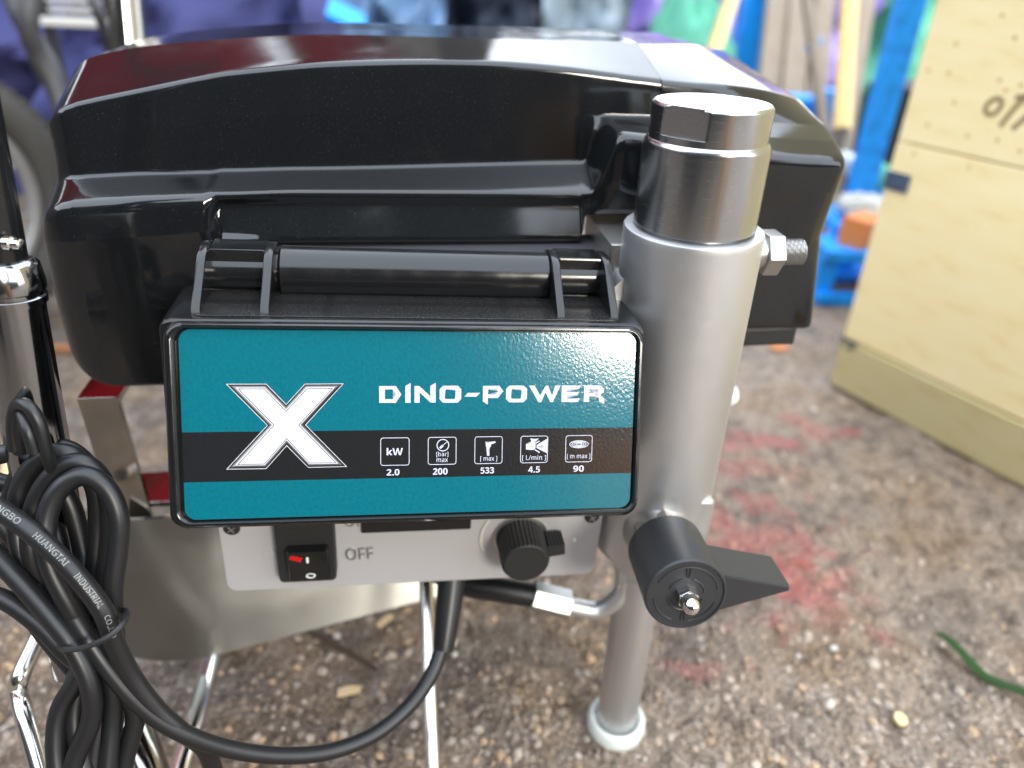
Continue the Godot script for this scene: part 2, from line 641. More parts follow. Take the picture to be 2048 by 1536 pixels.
	rear.box(Vector3(6.0, 3.0, 0.2), Vector3(-1.9, 1.5, 2.6))
	structure("workshop_wall", rear, M.dark)
	var side := G.new()
	side.box(Vector3(0.2, 2.3, 8.2), Vector3(-4.9, 1.15, -1.4))
	structure("side_wall", side, M.concrete)
	var low := G.new()
	low.box(Vector3(11, 1.85, 0.2), Vector3(6.6, 0.925, 5.2))
	structure("yard_wall", low, M.dark)

# ---- the sprayer
func fillet(ctrl: Array, k := 4, between := 0) -> PackedVector2Array:     # ctrl: [z, y, radius]
	var o := PackedVector2Array()
	var n := ctrl.size()
	for i in n:
		var a := Vector2(ctrl[(i + n - 1) % n][0], ctrl[(i + n - 1) % n][1])
		var b := Vector2(ctrl[i][0], ctrl[i][1])
		var d := Vector2(ctrl[(i + 1) % n][0], ctrl[(i + 1) % n][1])
		var u := (a - b).normalized()
		var w := (d - b).normalized()
		var half := acos(clampf(u.dot(w), -0.9999, 0.9999)) / 2
		var cut := minf(float(ctrl[i][2]) / tan(half), 0.45 * minf((a - b).length(), (d - b).length()))
		for s in k + 1:
			var f := float(s) / k
			var e0 := b + u * cut * (1 - f)
			var e1 := b + w * cut * f
			o.append(e0.lerp(e1, f))
		if between > 0:
			var c := Vector2(ctrl[(i + 2) % n][0], ctrl[(i + 2) % n][1])
			var w2 := (c - d).normalized()
			var half2 := acos(clampf((-w).dot(w2), -0.9999, 0.9999)) / 2
			var cut2 := minf(float(ctrl[(i + 1) % n][2]) / tan(half2), 0.45 * minf((b - d).length(), (c - d).length()))
			var p0 := b + w * cut
			var p1 := d - w * cut2
			for s in between:
				o.append(p0.lerp(p1, float(s + 1) / (between + 1)))
	return o

func table(rows: Array, x: float) -> Array:     # smooth interpolation between profile rows [x, [..]]
	var k := 0
	while k < rows.size() - 2 and x > rows[k + 1][0]:
		k += 1
	var f := clampf((x - rows[k][0]) / (rows[k + 1][0] - rows[k][0]), 0, 1)
	var o := []
	for i in rows[k][1].size():
		var smooth := lerpf(rows[k][1][i], rows[k + 1][1][i], smoothstep(0.0, 1.0, f))
		o.append(lerpf(lerpf(rows[k][1][i], rows[k + 1][1][i], f), smooth, 0.6))
	return o

func curve_at(pts: Array, x: float) -> float:
	var k := 0
	while k < pts.size() - 2 and x > pts[k + 1][0]:
		k += 1
	var f := clampf((x - pts[k][0]) / (pts[k + 1][0] - pts[k][0]), 0, 1)
	var y0: float = pts[maxi(k - 1, 0)][1]
	var y3: float = pts[mini(k + 2, pts.size() - 1)][1]
	return cubic_interpolate(pts[k][1], pts[k + 1][1], y0, y3, f)

func hood_ring(x: float, x_end: float, side: float, drop: float) -> PackedVector3Array:
	var arch := curve_at([[-0.325, 0.4265], [-0.295, 0.4335], [-0.262, 0.441], [-0.232, 0.4473], [-0.182, 0.4527], [-0.117, 0.4553], [-0.064, 0.4538], [0.0, 0.4478], [0.0387, 0.4459], [0.0562, 0.4442], [0.0713, 0.4418], [0.0932, 0.4370], [0.105, 0.4340]], x)
	var arch_z := curve_at([[-0.325, -0.078], [0.0, -0.076], [0.0387, -0.080], [0.0562, -0.085], [0.0713, -0.090], [0.0932, -0.100], [0.105, -0.107]], x)
	var crease_z := curve_at([[-0.325, -0.13], [0.0, -0.13], [0.055, -0.180], [0.104, -0.240]], x)
	var crease := curve_at([[-0.325, 0.4455], [-0.284, 0.4535], [-0.235, 0.459], [-0.187, 0.4622], [-0.112, 0.4625], [0.0, 0.4622], [0.055, 0.4585], [0.104, 0.4505]], x)
	# ledge and skirt: z and y of five corners
	var r := table([
		[-0.330, [-0.071, 0.3945, -0.046, 0.3865, -0.044, 0.368, -0.047, 0.33, -0.053, 0.279]],
		[-0.270, [-0.071, 0.3975, -0.046, 0.3905, -0.044, 0.372, -0.047, 0.33, -0.053, 0.278]],
		[-0.247, [-0.071, 0.398, -0.046, 0.3915, -0.044, 0.374, -0.047, 0.33, -0.053, 0.278]],
		[-0.239, [-0.071, 0.399, -0.047, 0.392, -0.053, 0.3855, -0.046, 0.3725, -0.042, 0.3685]],
		[-0.200, [-0.071, 0.400, -0.047, 0.3935, -0.050, 0.3865, -0.0425, 0.3715, -0.042, 0.3675]],
		[-0.047, [-0.071, 0.404, -0.047, 0.392, -0.050, 0.3855, -0.0425, 0.3705, -0.042, 0.3665]],
		[-0.0445, [-0.071, 0.404, -0.047, 0.3925, -0.048, 0.388, -0.046, 0.384, -0.046, 0.381]],
		[-0.042, [-0.0708, 0.4045, -0.0468, 0.3935, -0.046, 0.389, -0.044, 0.3845, -0.045, 0.381]],
		[-0.031, [-0.058, 0.4262, -0.041, 0.4235, -0.041, 0.4015, -0.042, 0.385, -0.044, 0.381]],
		[-0.028, [-0.0575, 0.4272, -0.040, 0.4250, -0.040, 0.402, -0.042, 0.385, -0.044, 0.381]],
		[0.040, [-0.0575, 0.4228, -0.040, 0.4160, -0.040, 0.402, -0.042, 0.385, -0.044, 0.381]],
		[0.052, [-0.058, 0.4215, -0.041, 0.4140, -0.042, 0.395, -0.044, 0.36, -0.042, 0.309]],
		[0.090, [-0.0585, 0.4195, -0.0425, 0.4118, -0.0435, 0.394, -0.046, 0.36, -0.041, 0.309]],
		[0.106, [-0.059, 0.4185, -0.0435, 0.4108, -0.047, 0.392, -0.052, 0.366, -0.037, 0.309]]], x)
	var e := absf(x_end - x)
	var rad := 0.019 if side < 0 else 0.006
	var i := 0.0
	if e < rad:
		i = rad - sqrt(maxf(0.0, rad * rad - (rad - e) * (rad - e)))
	var bottom: float = r[9]
	if side < 0 and x < -0.25:
		var eb := x + 0.325
		if eb < 0.027:
			bottom += 0.027 - sqrt(maxf(0.0, 0.027 * 0.027 - (0.027 - eb) * (0.027 - eb)))
	var d := drop
	var soft := 1.0 if side < 0 else 0.0
	var mid_y := curve_at([[-0.325, 0.412], [-0.20, 0.4285], [0.0, 0.4285], [0.055, 0.4272], [0.104, 0.4248]], x)
	var mid_z := curve_at([[-0.325, -0.0745], [-0.20, -0.0735], [0.0, -0.0735], [0.055, -0.0740], [0.104, -0.0760]], x)
	var ctrl := [
		[-0.44, 0.30, 0.01],
		[-0.44, crease - 0.05 - i, 0.03],
		[crease_z - 0.16, crease - 0.0045 - i - d, 0.02],
		[crease_z - 0.085, crease + 0.0010 - i - d, 0.03],
		[crease_z, crease - i * 0.9 - d, 0.004],
		[arch_z - i * 0.7, arch - i * 0.8 - d, 0.0045],
		[mid_z - i, mid_y - i * 0.2 * soft, 0.002],
		[r[0] - i, r[1] - i * 0.45 * soft, 0.004],
		[r[2] - i, r[3] - i * (0.3 + 0.7 * soft), 0.007],
		[r[4] - i, r[5], 0.003],
		[r[6] - i, r[7], 0.003],
		[r[8] - i, bottom + i * 0.5, 0.004],
		[-0.12, bottom + i * 0.5, 0.004]]
	var o := PackedVector3Array()
	for q in fillet(ctrl, 4, 5):
		var out := 0.0
		if side < 0 and x < -0.25:
			out = 0.004 * smoothstep(-0.25, -0.325, x) + 0.010 * smoothstep(-0.25, -0.325, x) * clampf((0.40 - q.y) / 0.10, 0.0, 1.0)
		o.append(Vector3(x - out, q.y, q.x))
	return o

func stations(a: float, b: float, fine_a: bool, fine_b: bool, marks: Array) -> Array:
	var xs := []
	for e in [0.0, 0.0005, 0.0012, 0.0022, 0.004, 0.006, 0.0085, 0.0115, 0.015, 0.019]:
		if fine_a: xs.append(a + e)
	for e in [0.0, 0.0005, 0.0015, 0.003, 0.006]:
		if fine_b: xs.append(b - e)
	xs.append_array([a, b])
	xs.append_array(marks)
	var x := a + 0.02
	while x < b - 0.007:
		xs.append(x); x += 0.006
	xs.sort()
	var o := []
	for q in xs:
		if q >= a and q <= b and (o.is_empty() or q - o[-1] > 0.0003):
			o.append(q)
	return o

func build_sprayer():
	var s := thing("paint_sprayer", "black and silver airless paint sprayer with teal label and steel pump cylinder", "paint sprayer")
	s.transform = machine
	# hood in two mouldings that meet at a seam
	var hood := node("hood", s)
	var g := G.new()
	var rings := []
	for x in stations(-0.325, -0.0004, true, false, [-0.247, -0.245, -0.243, -0.241, -0.239, -0.056, -0.055, -0.054, -0.053, -0.052, -0.051, -0.050, -0.049, -0.048, -0.047, -0.046, -0.045, -0.044, -0.043, -0.042, -0.041, -0.040, -0.039, -0.038, -0.037, -0.036, -0.035, -0.034, -0.033, -0.032, -0.031, -0.030, -0.029, -0.028]):
		rings.append(hood_ring(x, -0.325, -1, 0.0))
	g.loft(rings)
	put("hood_cover", g, M.hood, hood, 50)
	g = G.new()
	rings = []
	for x in stations(0.0004, 0.1045, false, true, [0.040, 0.043, 0.046, 0.049, 0.052]):
		rings.append(hood_ring(x, 0.1045, 1, 0.0006))
	g.loft(rings)
	put("hood_end", g, M.hood, hood, 50)
	g = G.new()
	g.box(Vector3(0.044, 0.013, 0.05), Vector3(0.076, 0.3025, -0.070), 0.002)
	put("rubber_stop", g, M.matte_black, hood)
	# motor body behind the control box, gear block towards the pump
	g = G.new()
	g.rrect(Vector3(0.205, 0.20, 0.05), 0.006, 0.002, Transform3D(Basis(), Vector3(-0.134, 0.2655, -0.036)))
	put("motor_housing", g, M.housing, s)
	g = G.new()
	g.box(Vector3(0.034, 0.19, 0.06), Vector3(-0.022, 0.281, -0.040), 0.003)
	put("gear_block", g, M.cast, s)
	g = G.new()
	g.lathe([[0.022, 0.0], [0.022, 0.04]], Transform3D(Basis(Vector3.RIGHT, PI / 2), Vector3(-0.022, 0.345, -0.035)), 40)
	put("pump_boss", g, M.alu, s)
	build_control_box(s)
	build_panel(s)
	build_pump(s)
	build_valve(s)
	build_frame(s)

func build_control_box(s: Node3D):
	var roll := deg_to_rad(-2.4)
	var b := node("control_box", s, Transform3D(Basis(Vector3.BACK, roll), Vector3(-0.1457, 0.3114, 0.0534)))
	var tilt := Basis(Vector3.RIGHT, deg_to_rad(-21.85))       # z of this basis is the face normal, y runs up the face
	var face := Transform3D(tilt, Vector3.ZERO)
	# the lid: a wedge whose front leans back
	var g := G.new()
	var prof := [[0.0170, -0.0425, 0.003], [-0.0177, 0.0445, 0.0025], [-0.0600, 0.0445, 0.003], [-0.0600, 0.020, 0.002], [-0.0375, 0.010, 0.002], [-0.0375, -0.044, 0.002]]
	var rings := []
	for x in [-0.1075, -0.1072, -0.1062, -0.1045, -0.102, -0.098, 0.103, 0.107, 0.1095, 0.1112, 0.1122, 0.1125]:
		var e: float = minf(x + 0.1075, 0.1125 - x)
		var i := 0.0
		if e < 0.006:
			i = 0.006 - sqrt(0.000036 - (0.006 - e) * (0.006 - e))
		var pr := prof.duplicate(true)
		pr[0][0] -= i * 0.45; pr[0][1] += i * 0.8
		pr[1][0] -= i * 0.25; pr[1][1] -= i * 0.9
		pr[2][1] -= i * 0.9; pr[2][0] += i * 0.8
		var r := PackedVector3Array()
		for q in fillet(pr, 4):
			r.append(Vector3(x + (0.0022 * clampf((0.0 - q.y) / 0.045, -1, 1) if x < 0 else -0.0006 * clampf((0.0 - q.y) / 0.045, -1, 1)), q.y, q.x))
		rings.append(r)
	g.loft(rings)
	put("lid", g, M.black, b)
	# dust settled on the top of the lid, and the raised rim round the label
	g = G.new()
	g.rrect(Vector3(0.196, 0.036, 0.0006), 0.003, 0.0002, Transform3D(Basis(Vector3.RIGHT, -PI / 2), Vector3(0.0025, 0.0447, -0.0395)))
	put("lid_top", g, M.dusty, b)
	g = G.new()
	var outer := G.round_rect(0.2185, 0.0935, 0.0075, Vector2(0.0025, 0.0006), 6)
	var mid := G.round_rect(0.2155, 0.0905, 0.007, Vector2(0.0026, 0.0006), 6)
	var lip := G.round_rect(0.2125, 0.0888, 0.0062, Vector2(0.0032, 0.0006), 6)
	var inner := G.round_rect(0.2105, 0.0872, 0.0058, Vector2(0.0034, 0.0006), 6)
	var rr := []
	for q in [[outer, -0.004], [outer, 0.0012], [mid, 0.0030], [lip, 0.0030], [inner, 0.0016], [inner, -0.003]]:
		var r := PackedVector3Array()
		for a in q[0]:
			r.append(face * Vector3(a.x * (1.0 + 0.10 * 0), a.y, q[1]))
		rr.append(r)
	g.loft(rr, false)
	put("rim", g, M.black, b, 50)
	build_label(b, face)
	# carrying handle with its four gussets
	var yb := 0.0522
	var zb := -0.0585
	g = G.new()
	var bar := Transform3D(Basis(Vector3.BACK, -PI / 2), Vector3(-0.0955, yb, zb))
	g.lathe([[0.0, 0.0], [0.0085, 0.0], [0.0095, 0.001], [0.0095, 0.196], [0.0085, 0.197], [0.0, 0.197]], bar, 40, false)
	put("handle_bar", g, M.black, b)
	g = G.new()
	g.lathe([[0.0, 0.0], [0.0112, 0.0], [0.0127, 0.0014], [0.0127, 0.1313], [0.0112, 0.1327], [0.0, 0.1327]], Transform3D(bar.basis, Vector3(-0.0618, yb, zb)), 48, false)
	put("handle_grip", g, M.black, b)
	var gus := PackedVector2Array([Vector2(-0.073, 0.043), Vector2(-0.023, 0.043), Vector2(-0.0255, 0.0475), Vector2(-0.0335, 0.0535), Vector2(-0.0415, 0.0600), Vector2(-0.0465, 0.0638), Vector2(-0.053, 0.0660), Vector2(-0.062, 0.0660), Vector2(-0.069, 0.0635), Vector2(-0.072, 0.056)])
	for x in [-0.0948, -0.0652, 0.0722, 0.0987]:
		g = G.new()
		g.slab(gus, -0.0021, 0.0021, 0.0010, Transform3D(Basis(Vector3(0, 0, 1), Vector3.UP, Vector3.LEFT), Vector3(x, 0, 0)))
		put("gusset", g, M.black, b)
	# the closed channel behind the bar ends
	for q in [[-0.0800, 0.029], [0.0855, 0.026]]:
		g = G.new()
		g.rrect(Vector3(q[1], 0.0235, 0.016), 0.003, 0.001, Transform3D(Basis(), Vector3(q[0], 0.0533, -0.060)))
		put("bar_socket", g, M.black, b)

func ink_poly(g: G, pts: Array, z: float, xf: Transform3D, holes: Array = []):     # millimetres on the label
	var poly := PackedVector2Array()
	for q in pts:
		poly.append(Vector2(q[0], q[1]) * 0.001)
	for h in holes:                                  # join each hole by a thin bridge
		var hp := PackedVector2Array()
		for q in h:
			hp.append(Vector2(q[0], q[1]) * 0.001)
		if Geometry2D.is_polygon_clockwise(hp) == Geometry2D.is_polygon_clockwise(poly):
			hp.reverse()
		var bi := 0
		var bj := 0
		var best := 1e9
		for i in poly.size():
			for j in hp.size():
				var d := poly[i].distance_to(hp[j])
				if d < best:
					best = d; bi = i; bj = j
		var out := PackedVector2Array()
		for i in bi + 1:
			out.append(poly[i])
		for j in hp.size() + 1:
			out.append(hp[(bj + j) % hp.size()])
		for i in range(bi, poly.size()):
			out.append(poly[i])
		poly = out
	var ix := Geometry2D.triangulate_polygon(poly)
	var base := g.v.size()
	for a in poly:
		g.p(xf * Vector3(a.x, a.y, z))
	for i in range(0, ix.size(), 3):
		var a := poly[ix[i]]
		if (poly[ix[i + 1]] - a).cross(poly[ix[i + 2]] - a) > 0:
			g.tri(base + ix[i], base + ix[i + 2], base + ix[i + 1])
		else:
			g.tri(base + ix[i], base + ix[i + 1], base + ix[i + 2])

func ink_ring(g: G, a: PackedVector2Array, b: PackedVector2Array, z: float, xf: Transform3D):
	var n := a.size()
	for i in n:
		var j := (i + 1) % n
		g.quad(g.p(xf * Vector3(a[i].x, a[i].y, z)), g.p(xf * Vector3(b[i].x, b[i].y, z)), g.p(xf * Vector3(b[j].x, b[j].y, z)), g.p(xf * Vector3(a[j].x, a[j].y, z)))

func ellipse(cx: float, cy: float, rx: float, ry: float, n := 40) -> PackedVector2Array:
	var o := PackedVector2Array()
	for i in n:
		o.append(Vector2(cx + rx * cos(TAU * i / n), cy + ry * sin(TAU * i / n)) * 0.001)
	return o

func ink_ellipse_line(g: G, cx: float, cy: float, rx: float, ry: float, w: float, z: float, xf: Transform3D):
	ink_ring(g, ellipse(cx, cy, rx + w / 2, ry + w / 2), ellipse(cx, cy, rx - w / 2, ry - w / 2), z, xf)

func ink_line(g: G, a: Vector2, b: Vector2, w: float, z: float, xf: Transform3D):
	var d := (b - a).normalized().orthogonal() * w / 2
	ink_poly(g, [[a.x + d.x, a.y + d.y], [b.x + d.x, b.y + d.y], [b.x - d.x, b.y - d.y], [a.x - d.x, a.y - d.y]], z, xf)

func glyphs(text: String, bold: bool, depth := 0.0, face_name := "Droid Sans") -> Array:     # [positions, indices, bounds] of flat lettering
	var f := SystemFont.new()
	f.font_names = PackedStringArray([face_name])
	f.font_weight = 700 if bold else 400
	var tm := TextMesh.new()
	tm.font = f
	tm.font_size = 64
	tm.pixel_size = 0.01
	tm.curve_step = 1.0
	tm.depth = depth
	tm.text = text
	var a := tm.get_mesh_arrays()
	var pos: PackedVector3Array = a[Mesh.ARRAY_VERTEX]
	var ix: PackedInt32Array = a[Mesh.ARRAY_INDEX] if a[Mesh.ARRAY_INDEX] != null else PackedInt32Array(range(pos.size()))
	var lo := Vector3(1e9, 1e9, 0)
	var hi := -lo
	for q in pos:
		lo = lo.min(q); hi = hi.max(q)
	return [pos, ix, lo, hi]

func ink_text(g: G, text: String, x0: float, y0: float, x1: float, y1: float, z: float, xf: Transform3D, bold := true):
	var q := glyphs(text, bold)
	var base := g.v.size()
	for a in q[0]:
		g.p(xf * Vector3(lerpf(x0, x1, inverse_lerp(q[2].x, q[3].x, a.x)) * 0.001, lerpf(y0, y1, inverse_lerp(q[2].y, q[3].y, a.y)) * 0.001, z))
	for i in range(0, q[1].size(), 3):
		g.tri(base + q[1][i], base + q[1][i + 1], base + q[1][i + 2])

func build_label(b: Node3D, face: Transform3D):
	var g := G.new()
	g.slab(G.round_rect(0.2085, 0.0862, 0.0052, Vector2(0.0037, 0.0007), 8), -0.002, 0.00095, 0.00015, face)
	var l := put("label", g, M.label, b)
	l.set_meta("label", "teal glossy label with dark band and white lettering")
	g = G.new()
	ink_poly(g, [[-100.5, -2.1], [107.9, -2.1], [107.9, -24.9], [-100.5, -24.9]], 0.00100, face)
	put("label_band", g, M.band, b)
	# the big letter with a bevelled outline
	var X := [[-81.3, 19.6], [-63.9, 19.6], [-55.5, 10.3], [-47.2, 19.6], [-30.0, 19.7], [-47.0, 0.7], [-28.8, -19.1], [-46.3, -19.2], [-55.6, -8.9], [-64.8, -19.4], [-82.2, -19.3], [-64.0, 0.7]]
	var Y := [[-75.2, 17.0], [-65.0, 17.0], [-55.6, 6.6], [-46.2, 17.0], [-35.8, 17.0], [-50.6, 0.7], [-34.6, -16.8], [-45.6, -16.7], [-55.6, -5.0], [-65.7, -16.8], [-76.3, -16.8], [-60.6, 0.7]]
	g = G.new()
	g.coloured = true
	var bands := [[0.0, 0.10, 0.78, 0.78], [0.10, 0.30, 0.012, 0.012], [0.30, 0.68, -1.0, -2.0], [0.68, 0.82, 0.80, 0.80], [0.82, 0.93, 0.03, 0.03], [0.93, 1.0, 0.72, 0.72]]
	var tone := [0.30, 0.26, 0.30, 0.34, 0.08, 0.16, 0.10, 0.10, 0.12, 0.10, 0.34, 0.20]
	for q in bands:
		for i in 12:
			var j := (i + 1) % 12
			var a0 := Vector2(X[i][0], X[i][1]).lerp(Vector2(Y[i][0], Y[i][1]), q[0])
			var b0 := Vector2(X[j][0], X[j][1]).lerp(Vector2(Y[j][0], Y[j][1]), q[0])
			var a1 := Vector2(X[i][0], X[i][1]).lerp(Vector2(Y[i][0], Y[i][1]), q[1])
			var b1 := Vector2(X[j][0], X[j][1]).lerp(Vector2(Y[j][0], Y[j][1]), q[1])
			var c0: float = q[2] if q[2] >= 0 else tone[i] * 0.25
			var c1: float = q[3] if q[3] >= 0 else tone[i] * 1.6
			var idx := PackedInt32Array()
			for e in [[a0, c0], [b0, c0], [b1, c1], [a1, c1]]:
				g.tint = Color(e[1], e[1], e[1] * 1.03)
				idx.append(g.p(face * Vector3(e[0].x * 0.001, e[0].y * 0.001, 0.00106)))
			g.quad(idx[0], idx[1], idx[2], idx[3])
	g.tint = Color(0.72, 0.74, 0.84)
	ink_poly(g, Y, 0.00106, face)
	put("emblem", g, M.emblem, b)
	# name and figures
	g = G.new()
	var z := 0.00106
	ink_poly(g, [[-14.1, 18.5], [-6.5, 18.5], [-4.0, 14.6], [-6.5, 10.7], [-14.1, 10.7]], z, face, [[[-11.5, 16.9], [-7.9, 16.9], [-6.4, 14.6], [-7.9, 12.4], [-11.5, 12.4]]])
	ink_poly(g, [[-2.2, 18.5], [0.2, 19.9], [0.2, 10.7], [-2.2, 10.7]], z, face)
	ink_poly(g, [[2.0, 18.5], [4.2, 18.5], [9.3, 13.7], [9.3, 18.6], [11.8, 20.0], [11.8, 10.7], [9.4, 10.7], [4.4, 15.5], [4.4, 10.7], [2.0, 10.7]], z, face)
	for x in [13.6, 44.9]:
		ink_poly(g, [[x + 1.6, 18.6], [x + 8.4, 18.6], [x + 10.1, 17.0], [x + 10.1, 12.3], [x + 8.5, 10.6], [x + 1.6, 10.6], [x, 12.3], [x, 17.0]], z, face, [[[x + 2.9, 16.9], [x + 7.0, 16.9], [x + 7.5, 16.3], [x + 7.5, 12.9], [x + 7.0, 12.3], [x + 2.9, 12.3], [x + 2.4, 12.9], [x + 2.4, 16.3]]])
	ink_poly(g, [[26.8, 15.2], [32.6, 15.2], [30.9, 13.4], [25.2, 13.4]], z, face)
	ink_poly(g, [[33.9, 18.5], [41.7, 18.5], [43.6, 16.0], [41.0, 12.7], [36.3, 12.7], [36.3, 9.6], [33.9, 11.1]], z, face, [[[36.4, 16.9], [40.6, 16.9], [41.2, 15.9], [40.0, 14.4], [36.4, 14.4]]])
	ink_poly(g, [[55.9, 18.6], [58.6, 18.6], [61.4, 13.8], [63.4, 17.6], [64.1, 18.6], [65.2, 18.6], [65.4, 17.4], [67.2, 13.8], [68.6, 18.6], [71.2, 18.6], [67.6, 10.6], [66.4, 10.6], [63.9, 15.4], [62.0, 10.6], [60.6, 10.6]], z, face)
	ink_poly(g, [[71.8, 18.6], [81.5, 18.6], [80.2, 17.0], [74.4, 17.0], [74.4, 15.5], [80.6, 15.5], [79.3, 13.9], [74.4, 13.9], [74.4, 12.3], [81.1, 12.3], [79.4, 10.6], [71.8, 10.6]], z, face)
	ink_poly(g, [[82.8, 18.6], [90.8, 18.6], [92.6, 17.0], [92.6, 15.3], [91.0, 14.0], [93.0, 12.0], [93.0, 9.4], [90.4, 10.9], [90.4, 12.5], [89.0, 13.4], [85.4, 13.4], [85.4, 10.6], [82.8, 10.6]], z, face, [[[85.4, 16.9], [89.5, 16.9], [90.1, 16.2], [90.1, 15.7], [89.5, 15.0], [85.4, 15.0]]])
	var boxes := [-13.6, 8.35, 30.35, 52.4, 74.45]
	for x in boxes:
		ink_ring(g, G.round_rect(0.0134, 0.0133, 0.0013, Vector2(x + 6.65, -12.3) * 0.001, 5), G.round_rect(0.0128, 0.0127, 0.0010, Vector2(x + 6.65, -12.3) * 0.001, 5), z, face)
	var figs := ["2.0", "200", "533", "4.5", "90"]
	var span := [[-10.8, -4.9], [10.7, 17.6], [33.3, 39.8], [56.4, 62.1], [78.6, 83.9]]
	for i in 5:
		ink_text(g, figs[i], span[i][0], -23.7, span[i][1], -20.6, z, face)
	ink_text(g, "kW", -10.8, -14.0, -3.3, -10.5, z, face)
	# pressure gauge
	ink_ellipse_line(g, 15.3, -9.6, 2.75, 2.75, 0.42, z, face)
	ink_line(g, Vector2(14.6, -10.3), Vector2(17.0, -8.2), 0.3, z, face)
	ink_poly(g, [[13.6, -10.7], [14.9, -9.3], [15.7, -10.1], [14.3, -11.4]], z, face)
	ink_text(g, "[bar]", 12.3, -15.3, 17.9, -12.7, z, face, false)
	ink_text(g, "max", 12.4, -17.7, 17.7, -15.9, z, face, false)
	# nozzle
	ink_poly(g, [[35.4, -8.2], [37.0, -9.0], [38.0, -8.3], [39.8, -8.1], [40.6, -8.5], [39.2, -9.2], [38.3, -9.4], [38.1, -10.6], [37.4, -11.0], [37.4, -15.0], [36.3, -15.0], [36.3, -11.0], [35.7, -10.6], [35.9, -9.4]], z, face)
	ink_text(g, "[ max ]", 33.1, -17.9, 41.2, -15.2, z, face, false)
	# spray jet
	ink_poly(g, [[65.6, -7.0], [65.6, -14.4], [60.2, -11.6], [60.2, -10.2]], z, face, [[[61.2, -10.75], [62.6, -10.75], [62.6, -10.2], [63.9, -10.95], [62.6, -11.7], [62.6, -11.15], [61.2, -11.15]]])
	ink_poly(g, [[55.0, -9.6], [57.0, -9.3], [57.6, -8.2], [57.0, -6.9], [59.0, -7.2], [61.2, -7.0], [60.2, -7.9], [59.0, -8.1], [59.2, -9.4], [59.7, -10.2], [59.7, -11.7], [58.8, -12.5], [57.0, -12.5], [55.0, -12.2]], z, face)
	ink_line(g, Vector2(59.4, -9.5), Vector2(61.6, -8.2), 0.55, z, face)
	ink_line(g, Vector2(59.4, -12.4), Vector2(61.8, -13.9), 0.55, z, face)
	ink_text(g, "[ L/min ]", 53.3, -17.9, 64.9, -15.1, z, face, false)
	# coiled hose
	for k in 4:
		ink_ellipse_line(g, 81.1, -10.1, 4.6 - k * 1.05, 1.75 - k * 0.42, 0.36, z, face)
	ink_line(g, Vector2(85.5, -10.6), Vector2(86.0, -9.6), 0.4, z, face)
	ink_text(g, "[ m max ]", 75.3, -17.5, 86.9, -14.8, z, face, false)
	put("lettering", g, M.ink, b)

